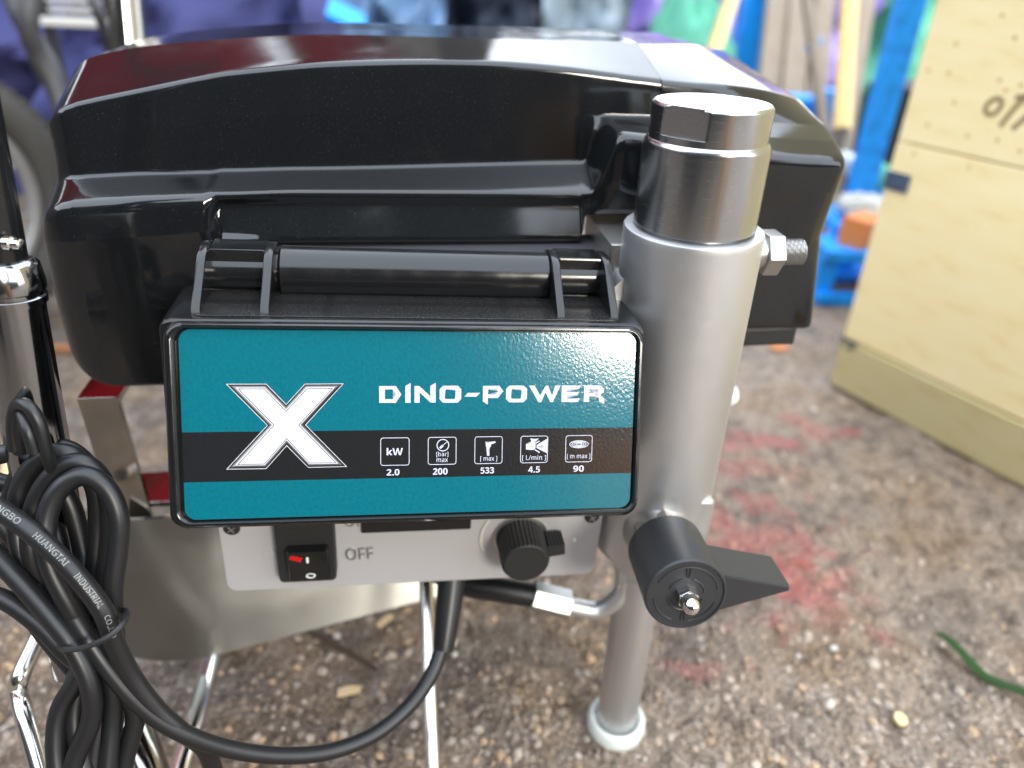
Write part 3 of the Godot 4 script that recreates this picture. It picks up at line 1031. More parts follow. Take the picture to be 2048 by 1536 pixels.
func build_panel(s: Node3D):
	var p := node("control_panel", s)
	var g := G.new()
	var roll := Basis(Vector3.BACK, deg_to_rad(-2.0))
	var mid := Vector3(-0.143, 0.218, 0.0145)
	g.rrect(Vector3(0.2165, 0.083, 0.0025), 0.006, 0.0005, Transform3D(roll, mid))
	put("plate", g, M.panel, p)
	# rocker switch
	var sw := Transform3D(roll, Vector3(-0.2050, 0.2150, 0.0157))
	g = G.new()
	g.rrect(Vector3(0.0315, 0.047, 0.009), 0.003, 0.001, Transform3D(roll, sw * Vector3(0, 0, 0.0045)), false)
	put("switch_frame", g, M.matte_black, p)
	g = G.new()
	g.rrect(Vector3(0.0225, 0.0245, 0.006), 0.0018, 0.0008, Transform3D(roll * Basis(Vector3.RIGHT, 0.16), sw * Vector3(0.0012, -0.0085, 0.0095)), false)
	put("rocker", g, M.black, p)
	g = G.new()
	g.box(Vector3(0.0065, 0.0030, 0.0006), sw * Vector3(-0.0050, -0.0015, 0.0137), 0.0, roll * Basis(Vector3.BACK, -0.4))
	put("rocker_glow_window", g, M.red_plastic, p)
	g = G.new()
	g.box(Vector3(0.0013, 0.0042, 0.0004), sw * Vector3(0.0012, -0.0030, 0.0136), 0.0, roll)
	var cx := sw * Vector3(0.0020, -0.0165, 0.0113)
	var rr := []
	for q in [[0.0023, 0.0], [0.0023, 0.0004], [0.0015, 0.0004], [0.0015, 0.0]]:
		var r := PackedVector3Array()
		for i in 20:
			r.append(cx + Vector3(q[0] * 1.15 * cos(TAU * i / 20), q[0] * 0.8 * sin(TAU * i / 20), q[1]))
		rr.append(r)
	g.loft(rr, false)
	put("switch_marks", g, M.white_plastic, p)
	# ribbed pressure knob with its pointer
	var k0 := Vector3(-0.0838, 0.2065, 0.0157)
	g = G.new()
	var rings := []
	for q in [[0.0148, 0.0], [0.0142, 0.004], [0.0139, 0.0215], [0.0128, 0.0228], [0.0120, 0.0230]]:
		var r := PackedVector3Array()
		for i in 144:
			var a := TAU * i / 144
			var rib := 0.0007 * (0.5 + 0.5 * cos(a * 36)) if q[1] < 0.022 else 0.0
			r.append(k0 + Vector3((q[0] - rib) * cos(a), (q[0] - rib) * sin(a), q[1]))
		rings.append(r)
	g.loft(rings)
	put("pressure_knob", g, M.matte_black, p, 60)
	g = G.new()
	var wing := PackedVector2Array()
	for i in 12:
		wing.append(Vector2(0.0138 + i * 0.0009, 0.0028 + (0.0003 if i % 2 else -0.0003)))
	wing.append_array(PackedVector2Array([Vector2(0.0245, -0.0045), Vector2(0.0125, -0.0062)]))
	g.slab(wing, 0.002, 0.0150, 0.0005, Transform3D(Basis(Vector3.BACK, 0.0), k0 + Vector3(0, 0.002, 0)))
	put("knob_pointer", g, M.matte_black, p)
	g = G.new()
	g.lathe([[0.0165, 0.0], [0.0165, 0.0012], [0.0158, 0.0016], [0.0, 0.0016]], Transform3D(Basis(Vector3.RIGHT, PI / 2), k0), 48)
	put("knob_collar", g, M.zinc, p)
	# screws
	for q in [Vector3(-0.2441, 0.2265, 0.0157), Vector3(-0.0413, 0.2185, 0.0157), Vector3(-0.2266, 0.2062, 0.0157)]:
		g = G.new()
		var big: bool = q.x < -0.24 or q.x > -0.05
		var r0 := 0.0045 if big else 0.0038
		g.lathe([[r0, 0.0], [r0, 0.0006], [r0 * 0.8, 0.0016 if big else 0.0007], [0.0, 0.0020 if big else 0.0006]], Transform3D(Basis(Vector3.RIGHT, PI / 2), q), 24)
		var sc := put("screw", g, M.matte_black if big else M.panel, p)
		if big:
			g = G.new()
			g.box(Vector3(0.0045, 0.0009, 0.0006), q + Vector3(0, 0, 0.0020), 0.0002, Basis(Vector3.BACK, 0.6))
			g.box(Vector3(0.0009, 0.0045, 0.0006), q + Vector3(0, 0, 0.00205), 0.0002, Basis(Vector3.BACK, 0.6))
			put("screw_recess", g, M.zinc, sc)
	# embossed words and marks in the plate, and the dark strip under the lid
	g = G.new()
	for q in [["OFF", -0.1845, 0.1985, -0.1690, 0.2068], ["ON", -0.1835, 0.2230, -0.1720, 0.2310]]:
		var xf := Transform3D(roll, Vector3.ZERO)
		var gl := glyphs(q[0], false, 0.1)
		var base := g.v.size()
		for a in gl[0]:
			g.p(Vector3(lerpf(q[1], q[3], inverse_lerp(gl[2].x, gl[3].x, a.x)), lerpf(q[2], q[4], inverse_lerp(gl[2].y, gl[3].y, a.y)), 0.0156 + (0.0013 if a.z > 0.0 else 0.0)))
		for i in range(0, gl[1].size(), 3):
			g.tri(base + gl[1][i], base + gl[1][i + 1], base + gl[1][i + 2])
	put("embossed_words", g, M.zinc, p, 20)
	for q in [[0.56, 0.74], [0.80, 1.12]]:
		g = G.new()
		var path := PackedVector3Array()
		for i in 13:
			var a: float = PI * lerpf(q[0], q[1], i / 12.0)
			path.append(k0 + Vector3(0.0235 * cos(a), 0.0235 * sin(a), 0.0))
		g.tube(path, 0.0011, 8)
		put("scale_mark", g, M.white_paint, p)
	g = G.new()
	g.ball(Vector3(-0.0508, 0.2012, 0.0158), Vector3(0.0013, 0.0016, 0.0006), 12)
	put("scale_dot", g, M.white_plastic, p)
	g = G.new()
	g.rrect(Vector3(0.062, 0.020, 0.0015), 0.001, 0.0003, Transform3D(roll, Vector3(-0.1437, 0.2268, 0.0163)))
	put("dark_strip", g, M.black, p)

func build_pump(s: Node3D):
	var p := node("pump", s)
	var up := Transform3D()
	var g := G.new()
	# cylinder with a shoulder chamfer, a cone at its foot
	g.lathe([[0.0, 0.3885], [0.0285, 0.3885], [0.0340, 0.3885], [0.0348, 0.3882], [0.0352, 0.3874], [0.0352, 0.3850], [0.0352, 0.192], [0.0340, 0.187], [0.026, 0.1765], [0.0165, 0.1625], [0.0165, 0.158], [0.0, 0.158]], up, 96, false)
	put("cylinder", g, M.alu, p)
	g = G.new()
	g.slab(PackedVector2Array([Vector2(0.004, 0.197), Vector2(0.0285, 0.197), Vector2(0.0285, 0.229), Vector2(0.026, 0.232), Vector2(0.010, 0.235), Vector2(0.002, 0.226)]), 0.02, 0.0345, 0.003, Transform3D(Basis(Vector3.UP, 0.12), Vector3(-0.004, 0.004, -0.002)))
	put("valve_seat", g, M.alu, p)
	# turned steel cap with two wrench flats
	g = G.new()
	var prof := [[0.0270, 0.3880], [0.0270, 0.3896], [0.0298, 0.3896], [0.0304, 0.3902], [0.0304, 0.4292], [0.0300, 0.4300], [0.0280, 0.4318], [0.0280, 0.4335], [0.0288, 0.4342], [0.0281, 0.4352]]
	prof = [[0.0270, 0.3880], [0.0270, 0.3898], [0.0298, 0.3898], [0.0304, 0.3904], [0.0304, 0.4288], [0.0290, 0.4312], [0.0284, 0.4316]]
	var y := 0.4318
	var rings := []
	var flat_dir := Vector3(sin(deg_to_rad(-47)), 0, cos(deg_to_rad(-47)))
	for q in prof + [[0.0282, 0.4318], [0.0282, 0.4348], [0.0282, 0.4349], [0.0282, 0.4466], [0.0279, 0.4474], [0.0268, 0.4482], [0.0, 0.4482]]:
		var r := PackedVector3Array()
		for i in 160:
			var a := TAU * i / 160
			var d = Vector3(sin(a), 0, cos(a)) * q[0]
			if q[1] > 0.43485:
				for sg in [1.0, -1.0]:
					var over: float = d.dot(flat_dir) * sg - 0.0258
					if over > 0:
						d -= flat_dir * sg * over
			r.append(d + Vector3(0, q[1], 0))
		rings.append(r)
	g.loft(rings, false)
	put("cap", g, M.steel, p, 35)
	# outlet: hex nut and threaded nipple
	var out := node("outlet", p, Transform3D(Basis(Vector3.BACK, -PI / 2) , Vector3(0.034, 0.3735, -0.002)))
	g = G.new()
	g.lathe([[0.0, 0.0], [0.0088, 0.0], [0.0088, 0.006], [0.0, 0.006]], Transform3D(), 32, false)
	g.slab(hexagon(0.0122), 0.006, 0.0150, 0.0009, Transform3D(Basis(Vector3.RIGHT, -PI / 2), Vector3.ZERO))
	put("hex_nut", g, M.zinc, out)
	g = G.new()
	rings = []
	var steps := 96
	for i in steps + 1:
		var h := 0.0150 + 0.0140 * i / steps
		var r := PackedVector3Array()
		for j in 32:
			var a := TAU * j / 32
			var ph := fposmod(h / 0.0014 + float(j) / 32, 1.0)
			var rad := 0.0062 + 0.00085 * (1.0 - absf(ph * 2 - 1)) if h < 0.0286 else 0.0058
			r.append(Vector3(rad * cos(a), h, rad * sin(a)))
		rings.append(r)
	g.loft(rings)
	put("threaded_nipple", g, M.zinc, out, 60)
	# suction leg and its white foot
	g = G.new()
	g.lathe([[0.0152, 0.165], [0.0148, 0.12], [0.0146, 0.006]], up, 48)
	put("suction_leg", g, M.alu, p)
	g = G.new()
	g.lathe([[0.0, 0.0], [0.0190, 0.0], [0.0212, 0.0025], [0.0217, 0.007], [0.0213, 0.0125], [0.0200, 0.0152], [0.0186, 0.0158], [0.0170, 0.0150], [0.0158, 0.0125], [0.0155, 0.009], [0.0, 0.009]], up, 64, false)
	put("foot_cap", g, M.white_plastic, p).position.y = -0.002
	# return pipe: steel elbow, ferrule, black hose
	g = G.new()
	g.tube(smooth_path([lz(1215, 1050, -0.012), lz(1246, 1110, 0.004), lz(1250, 1165, 0.004), lz(1232, 1200, 0.004), lz(1195, 1220, 0.002), lz(1140, 1212, 0.0), lz(1120, 1206, 0.0)]), 0.0060, 16)
	put("return_elbow", g, M.alu, p)
	var a0 := lz(1137, 1209, 0.0)
	var a1 := lz(1062, 1190, -0.002)
	g = G.new()
	var fx := along(a1 - a0, a0)
	g.slab(hexagon(0.0098), 0.0, (a1 - a0).length(), 0.0008, Transform3D(Basis(fx.basis.x, fx.basis.z, fx.basis.y), a0))
	put("ferrule", g, M.zinc, p)
	g = G.new()
	g.tube(smooth_path([lz(1066, 1191, -0.002), lz(1000, 1180, -0.006), lz(930, 1168, -0.014), lz(850, 1130, -0.03)]), 0.0078, 16)
	put("return_hose", g, M.rubber, p)

func hexagon(r: float) -> PackedVector2Array:
	var o := PackedVector2Array()
	for i in 6:
		o.append(Vector2(r * cos(TAU * (i + 0.5) / 6), r * sin(TAU * (i + 0.5) / 6)))
	return o

func build_valve(s: Node3D):
	var v := node("prime_valve", s)
	# neck rising out of the cylinder
	var g := G.new()
	var axis := Vector3(-0.0040, 0.0065, 0.05).normalized()
	var fwd := along(axis, Vector3(-0.003, 0.2128, 0.0))
	g.lathe([[0.0, 0.02], [0.0200, 0.028], [0.0185, 0.036], [0.0165, 0.039], [0.0165, 0.045], [0.0, 0.045]], fwd, 48, false)
	put("neck", g, M.cast, v)
	g = G.new()
	g.slab(hexagon(0.0185), 0.036, 0.046, 0.001, Transform3D(Basis(fwd.basis.x, fwd.basis.z, fwd.basis.y), fwd.origin))
	put("hex_collar", g, M.cast, v)
	g = G.new()
	g.lathe([[0.0, 0.047], [0.0200, 0.047], [0.0210, 0.048], [0.0214, 0.0875], [0.0211, 0.0892], [0.0206, 0.0899], [0.0197, 0.0900], [0.0194, 0.0890], [0.0, 0.0890]], fwd, 72, false)
	put("knob", g, M.valve_black, v)
	# raised rings and bars on the knob's face
	g = G.new()
	for q in [[0.0165, 0.15, 0.95], [0.0165, 1.1, 1.45], [0.0165, 1.62, 1.95], [0.0095, 0.12, 0.42], [0.0095, 0.6, 0.98], [0.0095, 1.1, 1.9]]:
		var path := PackedVector3Array()
		for i in 17:
			var a: float = PI * lerpf(q[1], q[2], i / 16.0)
			path.append(fwd * Vector3(q[0] * cos(a), 0.0892, q[0] * sin(a)))
		g.tube(path, 0.0005, 6)
	for q in [[0.0105, 0.016, 1.02], [0.0105, 0.016, 0.98], [0.0105, 0.016, 0.02], [0.0105, 0.016, 1.98]]:
		var a := PI * (float(q[2]) + 0.5)
		g.tube(PackedVector3Array([fwd * Vector3(q[0] * cos(a), 0.0892, q[0] * sin(a)), fwd * Vector3(q[1] * cos(a), 0.0892, q[1] * sin(a))]), 0.0005, 6)
	put("face_ridges", g, M.valve_black, v)
	# lever wedge
	g = G.new()
	var f0 := lz(1425, 1146, 0.082)
	var f1 := lz(1425, 1226, 0.082)
	var tip := lz(1580, 1172, 0.082)
	var tip2 := lz(1580, 1183, 0.082)
	var poly := PackedVector2Array([Vector2(f1.x, f1.y), Vector2(tip2.x, tip2.y), Vector2(tip.x, tip.y), Vector2(f0.x, f0.y)])
	g.slab(poly, 0.058, 0.082, 0.0014, Transform3D())
	put("lever", g, M.valve_black, v)
	# acorn nut
	g = G.new()
	g.slab(hexagon(0.0058), 0.0885, 0.0945, 0.0008, Transform3D(Basis(fwd.basis.x, fwd.basis.z, fwd.basis.y), fwd.origin))
	g.lathe([[0.0048, 0.094], [0.0048, 0.0975], [0.0042, 0.1000], [0.0030, 0.1017], [0.0014, 0.1025], [0.0, 0.1027]], fwd, 24, false)
	put("acorn_nut", g, M.bright_chrome, v)

func build_frame(s: Node3D):
	var f := node("cart_frame", s)
	var g := G.new()
	# chrome handle column at the left, its collar, the inner tube and the clamp bolt
	var c0 := ld(12, 560, 0.325)
	var c1 := ld(160, 1330, 0.415)
	var d := (c1 - c0).normalized()
	g.tube(PackedVector3Array([c0, c0.lerp(c1, 0.5), c1]), 0.0135, 40)
	put("column", g, M.dark_chrome, f)
	g = G.new()
	g.lathe([[0.0, -0.010], [0.0108, -0.010], [0.0138, -0.0075], [0.0150, 0.0], [0.0150, 0.0035], [0.0140, 0.0042], [0.0140, 0.0058], [0.0147, 0.0064], [0.0147, 0.0095], [0.0, 0.0095]], along(d, c0), 48, false)
	put("collar", g, M.dark_chrome, f)
	g = G.new()
	g.tube(PackedVector3Array([c0 - d * 0.16, c0]), 0.0098, 32)
	put("inner_tube", g, M.black, f)
	g = G.new()
	var b0 := ld(12, 486, 0.310)
	var b1 := ld(48, 490, 0.309)
	g.lathe([[0.0, 0.0], [0.0030, 0.0], [0.0030, 0.003], [0.0022, 0.0034], [0.0022, 0.0068], [0.0016, 0.0072], [0.0, 0.0074]], along(b1 - b0, b0), 20, false)
	put("clamp_bolt", g, M.bright_chrome, f)
	# second column behind the hood
	g = G.new()
	g.tube(PackedVector3Array([ld(236, -120, 0.80), ld(262, 130, 0.83)]), 0.0180, 40)
	put("rear_column", g, M.chrome, f)
	# bent rods
	for q in [[[[98, 1225, 0.44], [70, 1290, 0.43], [42, 1350, 0.42], [36, 1385, 0.42], [48, 1430, 0.41], [85, 1560, 0.40]], 0.0049], [[[452, 1200, 0.66], [428, 1300, 0.59], [395, 1420, 0.53], [340, 1610, 0.47]], 0.0076], [[[852, 1150, 0.53], [858, 1350, 0.505], [868, 1600, 0.475]], 0.0050]]:
		g = G.new()
		var pts := []
		for a in q[0]:
			pts.append(ld(a[0], a[1], a[2]))
		g.tube(smooth_path(pts), q[1], 20)
		put("rod", g, M.bright_chrome, f)
	g = G.new()
	g.tube(smooth_path([ld(195, 1390, 0.46), ld(240, 1450, 0.46), ld(275, 1540, 0.45), ld(300, 1640, 0.44)]), 0.0165, 28)
	put("lower_tube", g, M.chrome, f)
	# flat chrome bar bracket under the hood
	g = G.new()
	var t0 := lz(200, 800, -0.07)
	var t1 := lz(262, 1010, -0.07)
	g.box(Vector3(0.0235, t0.y - t1.y + 0.03, 0.004), (t0 + t1) / 2 - Vector3(0, 0.015, 0), 0.0006, Basis(Vector3.BACK, atan2(t1.x - t0.x, t0.y - t1.y)))
	put("bracket_strip", g, M.chrome, f)
	g = G.new()
	g.box(Vector3(0.0235, 0.004, 0.045), t0 + Vector3(0, 0.001, -0.020), 0.0006)
	put("bracket_top", g, M.chrome, f)
	g = G.new()
	var h0 := lz(285, 1000, -0.085)
	g.box(Vector3(0.075, 0.004, 0.036), h0 + Vector3(0.012, 0, -0.012), 0.0006)
	put("bracket_shelf", g, M.chrome, f)
	# bent sheet guard below the motor
	g = G.new()
	var lo0 := lz(250, 1312, -0.085)
	var lo1 := lz(440, 1308, -0.060)
	var hi0 := lz(238, 1040, -0.055)
	var hi1 := lz(432, 1010, -0.095)
	var far_lo := lz(900, 1168, -0.10)
	far_lo.y = lo1.y + 0.004
	var far_hi := Vector3(far_lo.x, hi1.y, far_lo.z - 0.065)
	var rows := []
	for k in 9:
		var fy := k / 8.0
		var row := PackedVector3Array()
		var pts := [lo0.lerp(hi0, fy), lo1.lerp(hi1, fy), far_lo.lerp(far_hi, fy)]
		for i in 9:
			row.append(pts[0].lerp(pts[1], i / 8.0) + Vector3(0, 0, 0.006 * sin(PI * i / 8.0)))
		for i in range(1, 11):
			row.append(pts[1].lerp(pts[2], i / 10.0))
		for i in range(10, 0, -1):
			row.append(pts[1].lerp(pts[2], i / 10.0) + Vector3(0, 0.0, -0.003))
		for i in range(8, -1, -1):
			row.append(pts[0].lerp(pts[1], i / 8.0) + Vector3(0, 0, 0.006 * sin(PI * i / 8.0) - 0.003))
		rows.append(row)
	g.loft(rows)
	put("sheet_guard", g, M.sheet, f)
	# bolt at the base plate behind the cylinder
	g = G.new()
	var bb := lz(1452, 790, -0.06)
	g.lathe([[0.0, 0.0], [0.0075, 0.0], [0.0075, 0.004], [0.0060, 0.0065], [0.0, 0.0075]], Transform3D(Basis(Vector3.BACK, -PI / 2), bb), 24, false)
	put("base_bolt", g, M.white_plastic, f)

# ---- mains lead
func build_cord():
	var c := thing("power_cord", "coiled black rubber mains cord tied in a bundle at the left of the sprayer", "power cord")
	var R := 0.0045
	var strands := [
		["cable", [[-60, 985, 0.335], [-10, 1012, 0.333], [45, 1050, 0.331], [110, 1106, 0.330], [165, 1165, 0.331], [208, 1225, 0.335], [232, 1290, 0.342], [262, 1350, 0.350], [310, 1415, 0.358], [362, 1462, 0.366], [410, 1500, 0.38], [440, 1580, 0.40]]],
		["cable_loop", [[150, 1300, 0.350], [100, 1215, 0.350], [52, 1130, 0.352], [34, 1050, 0.352], [45, 965, 0.350], [95, 910, 0.348], [150, 915, 0.350], [190, 975, 0.356], [196, 1060, 0.362], [190, 1160, 0.364], [200, 1250, 0.362], [215, 1340, 0.364], [228, 1440, 0.37], [205, 1560, 0.375]]],
		["cable_loop", [[200, 1330, 0.358], [150, 1230, 0.344], [100, 1130, 0.338], [92, 1050, 0.338], [115, 985, 0.338], [165, 952, 0.339], [212, 975, 0.341], [237, 1030, 0.343], [236, 1100, 0.346], [226, 1180, 0.349], [230, 1270, 0.356], [240, 1340, 0.362]]],
		["cable_loop", [[-60, 1060, 0.342], [-10, 1110, 0.342], [50, 1175, 0.341], [105, 1240, 0.341], [150, 1300, 0.342], [180, 1370, 0.345], [182, 1440, 0.350], [150, 1520, 0.352], [135, 1600, 0.352]]],
		["cable_loop", [[-70, 915, 0.352], [-15, 912, 0.352], [40, 905, 0.354], [90, 935, 0.358], [140, 1005, 0.362], [165, 1100, 0.366], [180, 1200, 0.364], [180, 1290, 0.36], [150, 1360, 0.36], [128, 1430, 0.36], [125, 1500, 0.36], [150, 1600, 0.36]]],
		["cable_loop", [[-60, 950, 0.362], [0, 965, 0.362], [60, 985, 0.364], [110, 1060, 0.366], [130, 1160, 0.364], [165, 1260, 0.358], [195, 1340, 0.356], [205, 1420, 0.36], [190, 1500, 0.36], [180, 1600, 0.36]]],
		["cable_loop", [[-60, 1180, 0.352], [10, 1200, 0.352], [80, 1250, 0.352], [140, 1310, 0.352], [215, 1360, 0.358], [270, 1420, 0.364], [250, 1520, 0.368], [230, 1610, 0.37]]],
		["cable_loop", [[150, 1330, 0.366], [95, 1205, 0.356], [62, 1100, 0.347], [70, 1010, 0.347], [110, 945, 0.345], [160, 925, 0.346], [205, 960, 0.350], [222, 1040, 0.354], [215, 1140, 0.356], [205, 1260, 0.354], [160, 1350, 0.352], [120, 1420, 0.352], [112, 1500, 0.352], [125, 1600, 0.352]]],
		["cable_loop", [[-60, 1010, 0.358], [-5, 1040, 0.358], [45, 1100, 0.357], [95, 1180, 0.355], [150, 1255, 0.350], [200, 1305, 0.350], [225, 1380, 0.356], [222, 1460, 0.36], [210, 1600, 0.36]]],
		["cable_loop", [[150, 1340, 0.366], [70, 1240, 0.362], [40, 1150, 0.359], [20, 1060, 0.360], [30, 970, 0.359], [70, 915, 0.357], [125, 896, 0.357], [175, 930, 0.360], [205, 1000, 0.364], [222, 1090, 0.366], [212, 1190, 0.365], [180, 1300, 0.358], [150, 1420, 0.356], [160, 1500, 0.356], [185, 1600, 0.356]]],
		["cable_lead", [[95, 1120, 0.346], [130, 1200, 0.344], [185, 1290, 0.345], [240, 1365, 0.350], [300, 1425, 0.357], [370, 1468, 0.366], [460, 1498, 0.380], [560, 1511, 0.395], [660, 1503, 0.410], [750, 1468, 0.424], [820, 1410, 0.436], [865, 1345, 0.446], [886, 1285, 0.452]]]]
	var first: PackedVector3Array
	for q in strands:
		var pts := []
		for a in q[1]:
			pts.append(at(a[0], a[1], a[2]))
		var path := smooth_path(pts, 10)
		var g := G.new()
		g.tube(path, R * (0.98 if q[0] == "cable_lead" else 1.0), 28)
		put(q[0], g, M.rubber, c)
		if q[0] == "cable":
			first = path
	# strain relief boot
	var g := G.new()
	var path := smooth_path([at(886, 1300, 0.452), at(894, 1240, 0.455), at(903, 1160, 0.460), at(908, 1090, 0.465)], 6)
	var rad := []
	for i in path.size():
		rad.append(lerpf(0.0062, 0.0098, float(i) / (path.size() - 1)))
	g.tube(path, rad, 20)
	put("strain_relief", g, M.rubber, c)
	# cable tie round the bundle
	g = G.new()
	g.tube(smooth_path([at(110, 1288, 0.362), at(128, 1298, 0.338), at(165, 1296, 0.332), at(215, 1275, 0.329), at(248, 1245, 0.334), at(254, 1225, 0.348), at(235, 1222, 0.368), at(170, 1262, 0.372), at(110, 1288, 0.362)], 8), 0.0013, 8)
	put("cable_tie", g, M.matte_black, c)
	# thin loop hooked over the column
	g = G.new()
	g.tube(smooth_path([at(30, 900, 0.342), at(26, 850, 0.338), at(34, 812, 0.334), at(55, 812, 0.330), at(78, 845, 0.331), at(92, 900, 0.336), at(110, 950, 0.345)], 8), 0.0030, 10)
	g.tube(smooth_path([at(40, 905, 0.344), at(38, 860, 0.339), at(42, 826, 0.336), at(56, 860, 0.332), at(70, 905, 0.335)], 8), 0.0030, 10)
	put("hook_loop", g, M.rubber, c)
	# printed writing on the lead
	g = G.new()
	for q in [["NINGBO", 0.0135, 0.0165], ["HUANGTAI", 0.0385, 0.0185], ["INDUSTRIAL", 0.0625, 0.0170], ["CO.,LTD", 0.0835, 0.0110]]:
		text_on(g, q[0], first, q[1], q[2], R, 0.0027)
	put("cord_lettering", g, M.cord_ink, c)

func text_on(g: G, text: String, path: PackedVector3Array, start: float, length: float, r: float, height: float):
	var q := glyphs(text, false)
	var acc := PackedFloat32Array([0.0])
	for i in range(1, path.size()):
		acc.append(acc[i - 1] + path[i].distance_to(path[i - 1]))
	var base := g.v.size()
	for a in q[0]:
		var s: float = start + length * inverse_lerp(q[2].x, q[3].x, a.x)
		var k := 0
		while k < path.size() - 2 and acc[k + 1] < s:
			k += 1
		var f := (s - acc[k]) / (acc[k + 1] - acc[k])
		var c := path[k].lerp(path[k + 1], f)
		var t0 := (path[mini(k + 1, path.size() - 1)] - path[maxi(k - 1, 0)]).normalized()
		var t1 := (path[mini(k + 2, path.size() - 1)] - path[k]).normalized()
		var t := t0.lerp(t1, f).normalized()
		var side := t.cross(EYE - c).normalized()       # across the cable
		var out := side.cross(t).normalized()
		if out.dot(EYE - c) < 0:
			out = -out
		var up := out.cross(t).normalized()
		var ang: float = height * (inverse_lerp(q[2].y, q[3].y, a.y) - 0.45) / r
		g.p(c + (out * cos(ang) + up * sin(ang)) * (r * 1.008 + 0.00010))
	for i in range(0, q[1].size(), 3):
		g.tri(base + q[1][i], base + q[1][i + 1], base + q[1][i + 2])

# ---- wooden crate
func build_crate():
	var corner := on_ground(1660, 770)
	var to := on_ground(2048, 980) - corner
	to.y = 0
	var along_face := to.normalized()
	var inward := Vector3(-along_face.z, 0, along_face.x)
	if inward.x < 0: inward = -inward
	var c := thing("plywood_crate", "tall yellow plywood crate with nail heads and pencilled marks at the right", "crate", "", corner)
	c.basis = Basis(along_face, Vector3.UP, along_face.cross(Vector3.UP))
	var sgn := 1.0 if c.basis.z.dot(inward) > 0 else -1.0
	# local axes: x along the face, y up, z * sgn goes into the crate
	var L := 0.82
	var W := 0.6
	var g := G.new()
	g.box(Vector3(L - 0.02, 1.0, W - 0.02), Vector3(L / 2, 0.52, sgn * W / 2), 0.0)
	put("inner_case", g, M.ply_low, c)
	var seam := c.to_local(c_plane(c, 1930, 312)).y
	var low := c.to_local(c_plane(c, 1850, 752)).y
	for q in [[low + 0.0015, seam - 0.001, M.ply], [seam + 0.001, 1.03, M.ply], [0.004, low - 0.0015, M.ply_low]]:
		g = G.new()
		var d := 0.012 if q[2] == M.ply else 0.016
		g.box(Vector3(L, q[1] - q[0], d), Vector3(L / 2, (q[0] + q[1]) / 2, -sgn * (0.0 if q[2] == M.ply else 0.001) + sgn * 0.006), 0.0012)
		put("panel" if q[2] == M.ply else "skid_board", g, q[2], c)
	# steel corner clips
	for q in [[1792, 362, 0.032, 0.021], [1700, 690, 0.026, 0.014]]:
		g = G.new()
		var a := c.to_local(c_plane(c, q[0], q[1]))
		g.box(Vector3(q[2], q[3], 0.0016), Vector3(maxf(a.x, q[2] / 2 - 0.001), a.y, -sgn * 0.0022), 0.0004)
		g.box(Vector3(0.0016, q[3], 0.03), Vector3(-0.0012, a.y, sgn * 0.013), 0.0004)
		g.ball(Vector3(maxf(a.x, 0.012) + 0.003, a.y - 0.002, -sgn * 0.003), Vector3(0.0035, 0.0035, 0.002), 12)
		put("corner_clip", g, M.grey_blue, c)
	# nails
	for q in [[1912, 88], [2005, 30], [1898, 145], [1858, 140], [1908, 205], [2000, 160], [2042, 170], [1855, 250], [1935, 272], [1995, 280], [1828, 308], [1938, 335], [2040, 302], [2030, 75], [2012, 180]]:
		g = G.new()
		var a := c.to_local(c_plane(c, q[0], q[1]))
		g.lathe([[0.0, 0.0], [0.0024, 0.0], [0.0021, 0.0005], [0.0, 0.0007]], Transform3D(Basis(Vector3.RIGHT, -sgn * PI / 2), Vector3(a.x, a.y, 0.0)), 12)
		put("nail", g, M.nail, c)
	# pencilled figures: a ring and two slanting strokes
	g = G.new()
	for st in [[[1985, 200], [1972, 212], [1972, 226], [1985, 229], [1999, 218], [2004, 203], [1996, 197], [1985, 200]], [[2000, 254], [2016, 232], [2040, 205], [2052, 198]], [[2030, 196], [2060, 192]], [[2024, 259], [2048, 238], [2075, 215]]]:
		var pts := []
		for a in st:
			var b := c.to_local(c_plane(c, a[0], a[1]))
			pts.append(Vector3(b.x, b.y, -sgn * 0.0001))
		var path := smooth_path(pts, 6)
		for i in path.size() - 1:
			var n := (path[i + 1] - path[i]).cross(Vector3.BACK).normalized() * 0.0028
			g.quad(g.p(path[i] + n), g.p(path[i + 1] + n), g.p(path[i + 1] - n), g.p(path[i] - n))
	put("pencil_marks", g, M.pencil, c)

func c_plane(c: Node3D, x: float, y: float) -> Vector3:
	var n := c.basis.z
	var r := ray(x, y)
	return EYE + r * ((c.position - EYE).dot(n) / r.dot(n))

# ---- what stands behind
func post(called: String, label: String, category: String, top: Vector3, foot: Vector3, size: Vector2, m: Material, parts := "") -> Node3D:
	var o := thing(called, label, category, "", foot)
	var g := G.new()
	var d := top - foot
	var xf := along(d, Vector3.ZERO)
	g.slab(PackedVector2Array([Vector2(-size.x, -size.y) / 2, Vector2(size.x, -size.y) / 2, Vector2(size.x, size.y) / 2, Vector2(-size.x, size.y) / 2]), 0.0, d.length(), 0.002, Transform3D(Basis(xf.basis.x, xf.basis.z, xf.basis.y), Vector3.ZERO))
	put(parts if parts else "shaft", g, m, o)
	return o

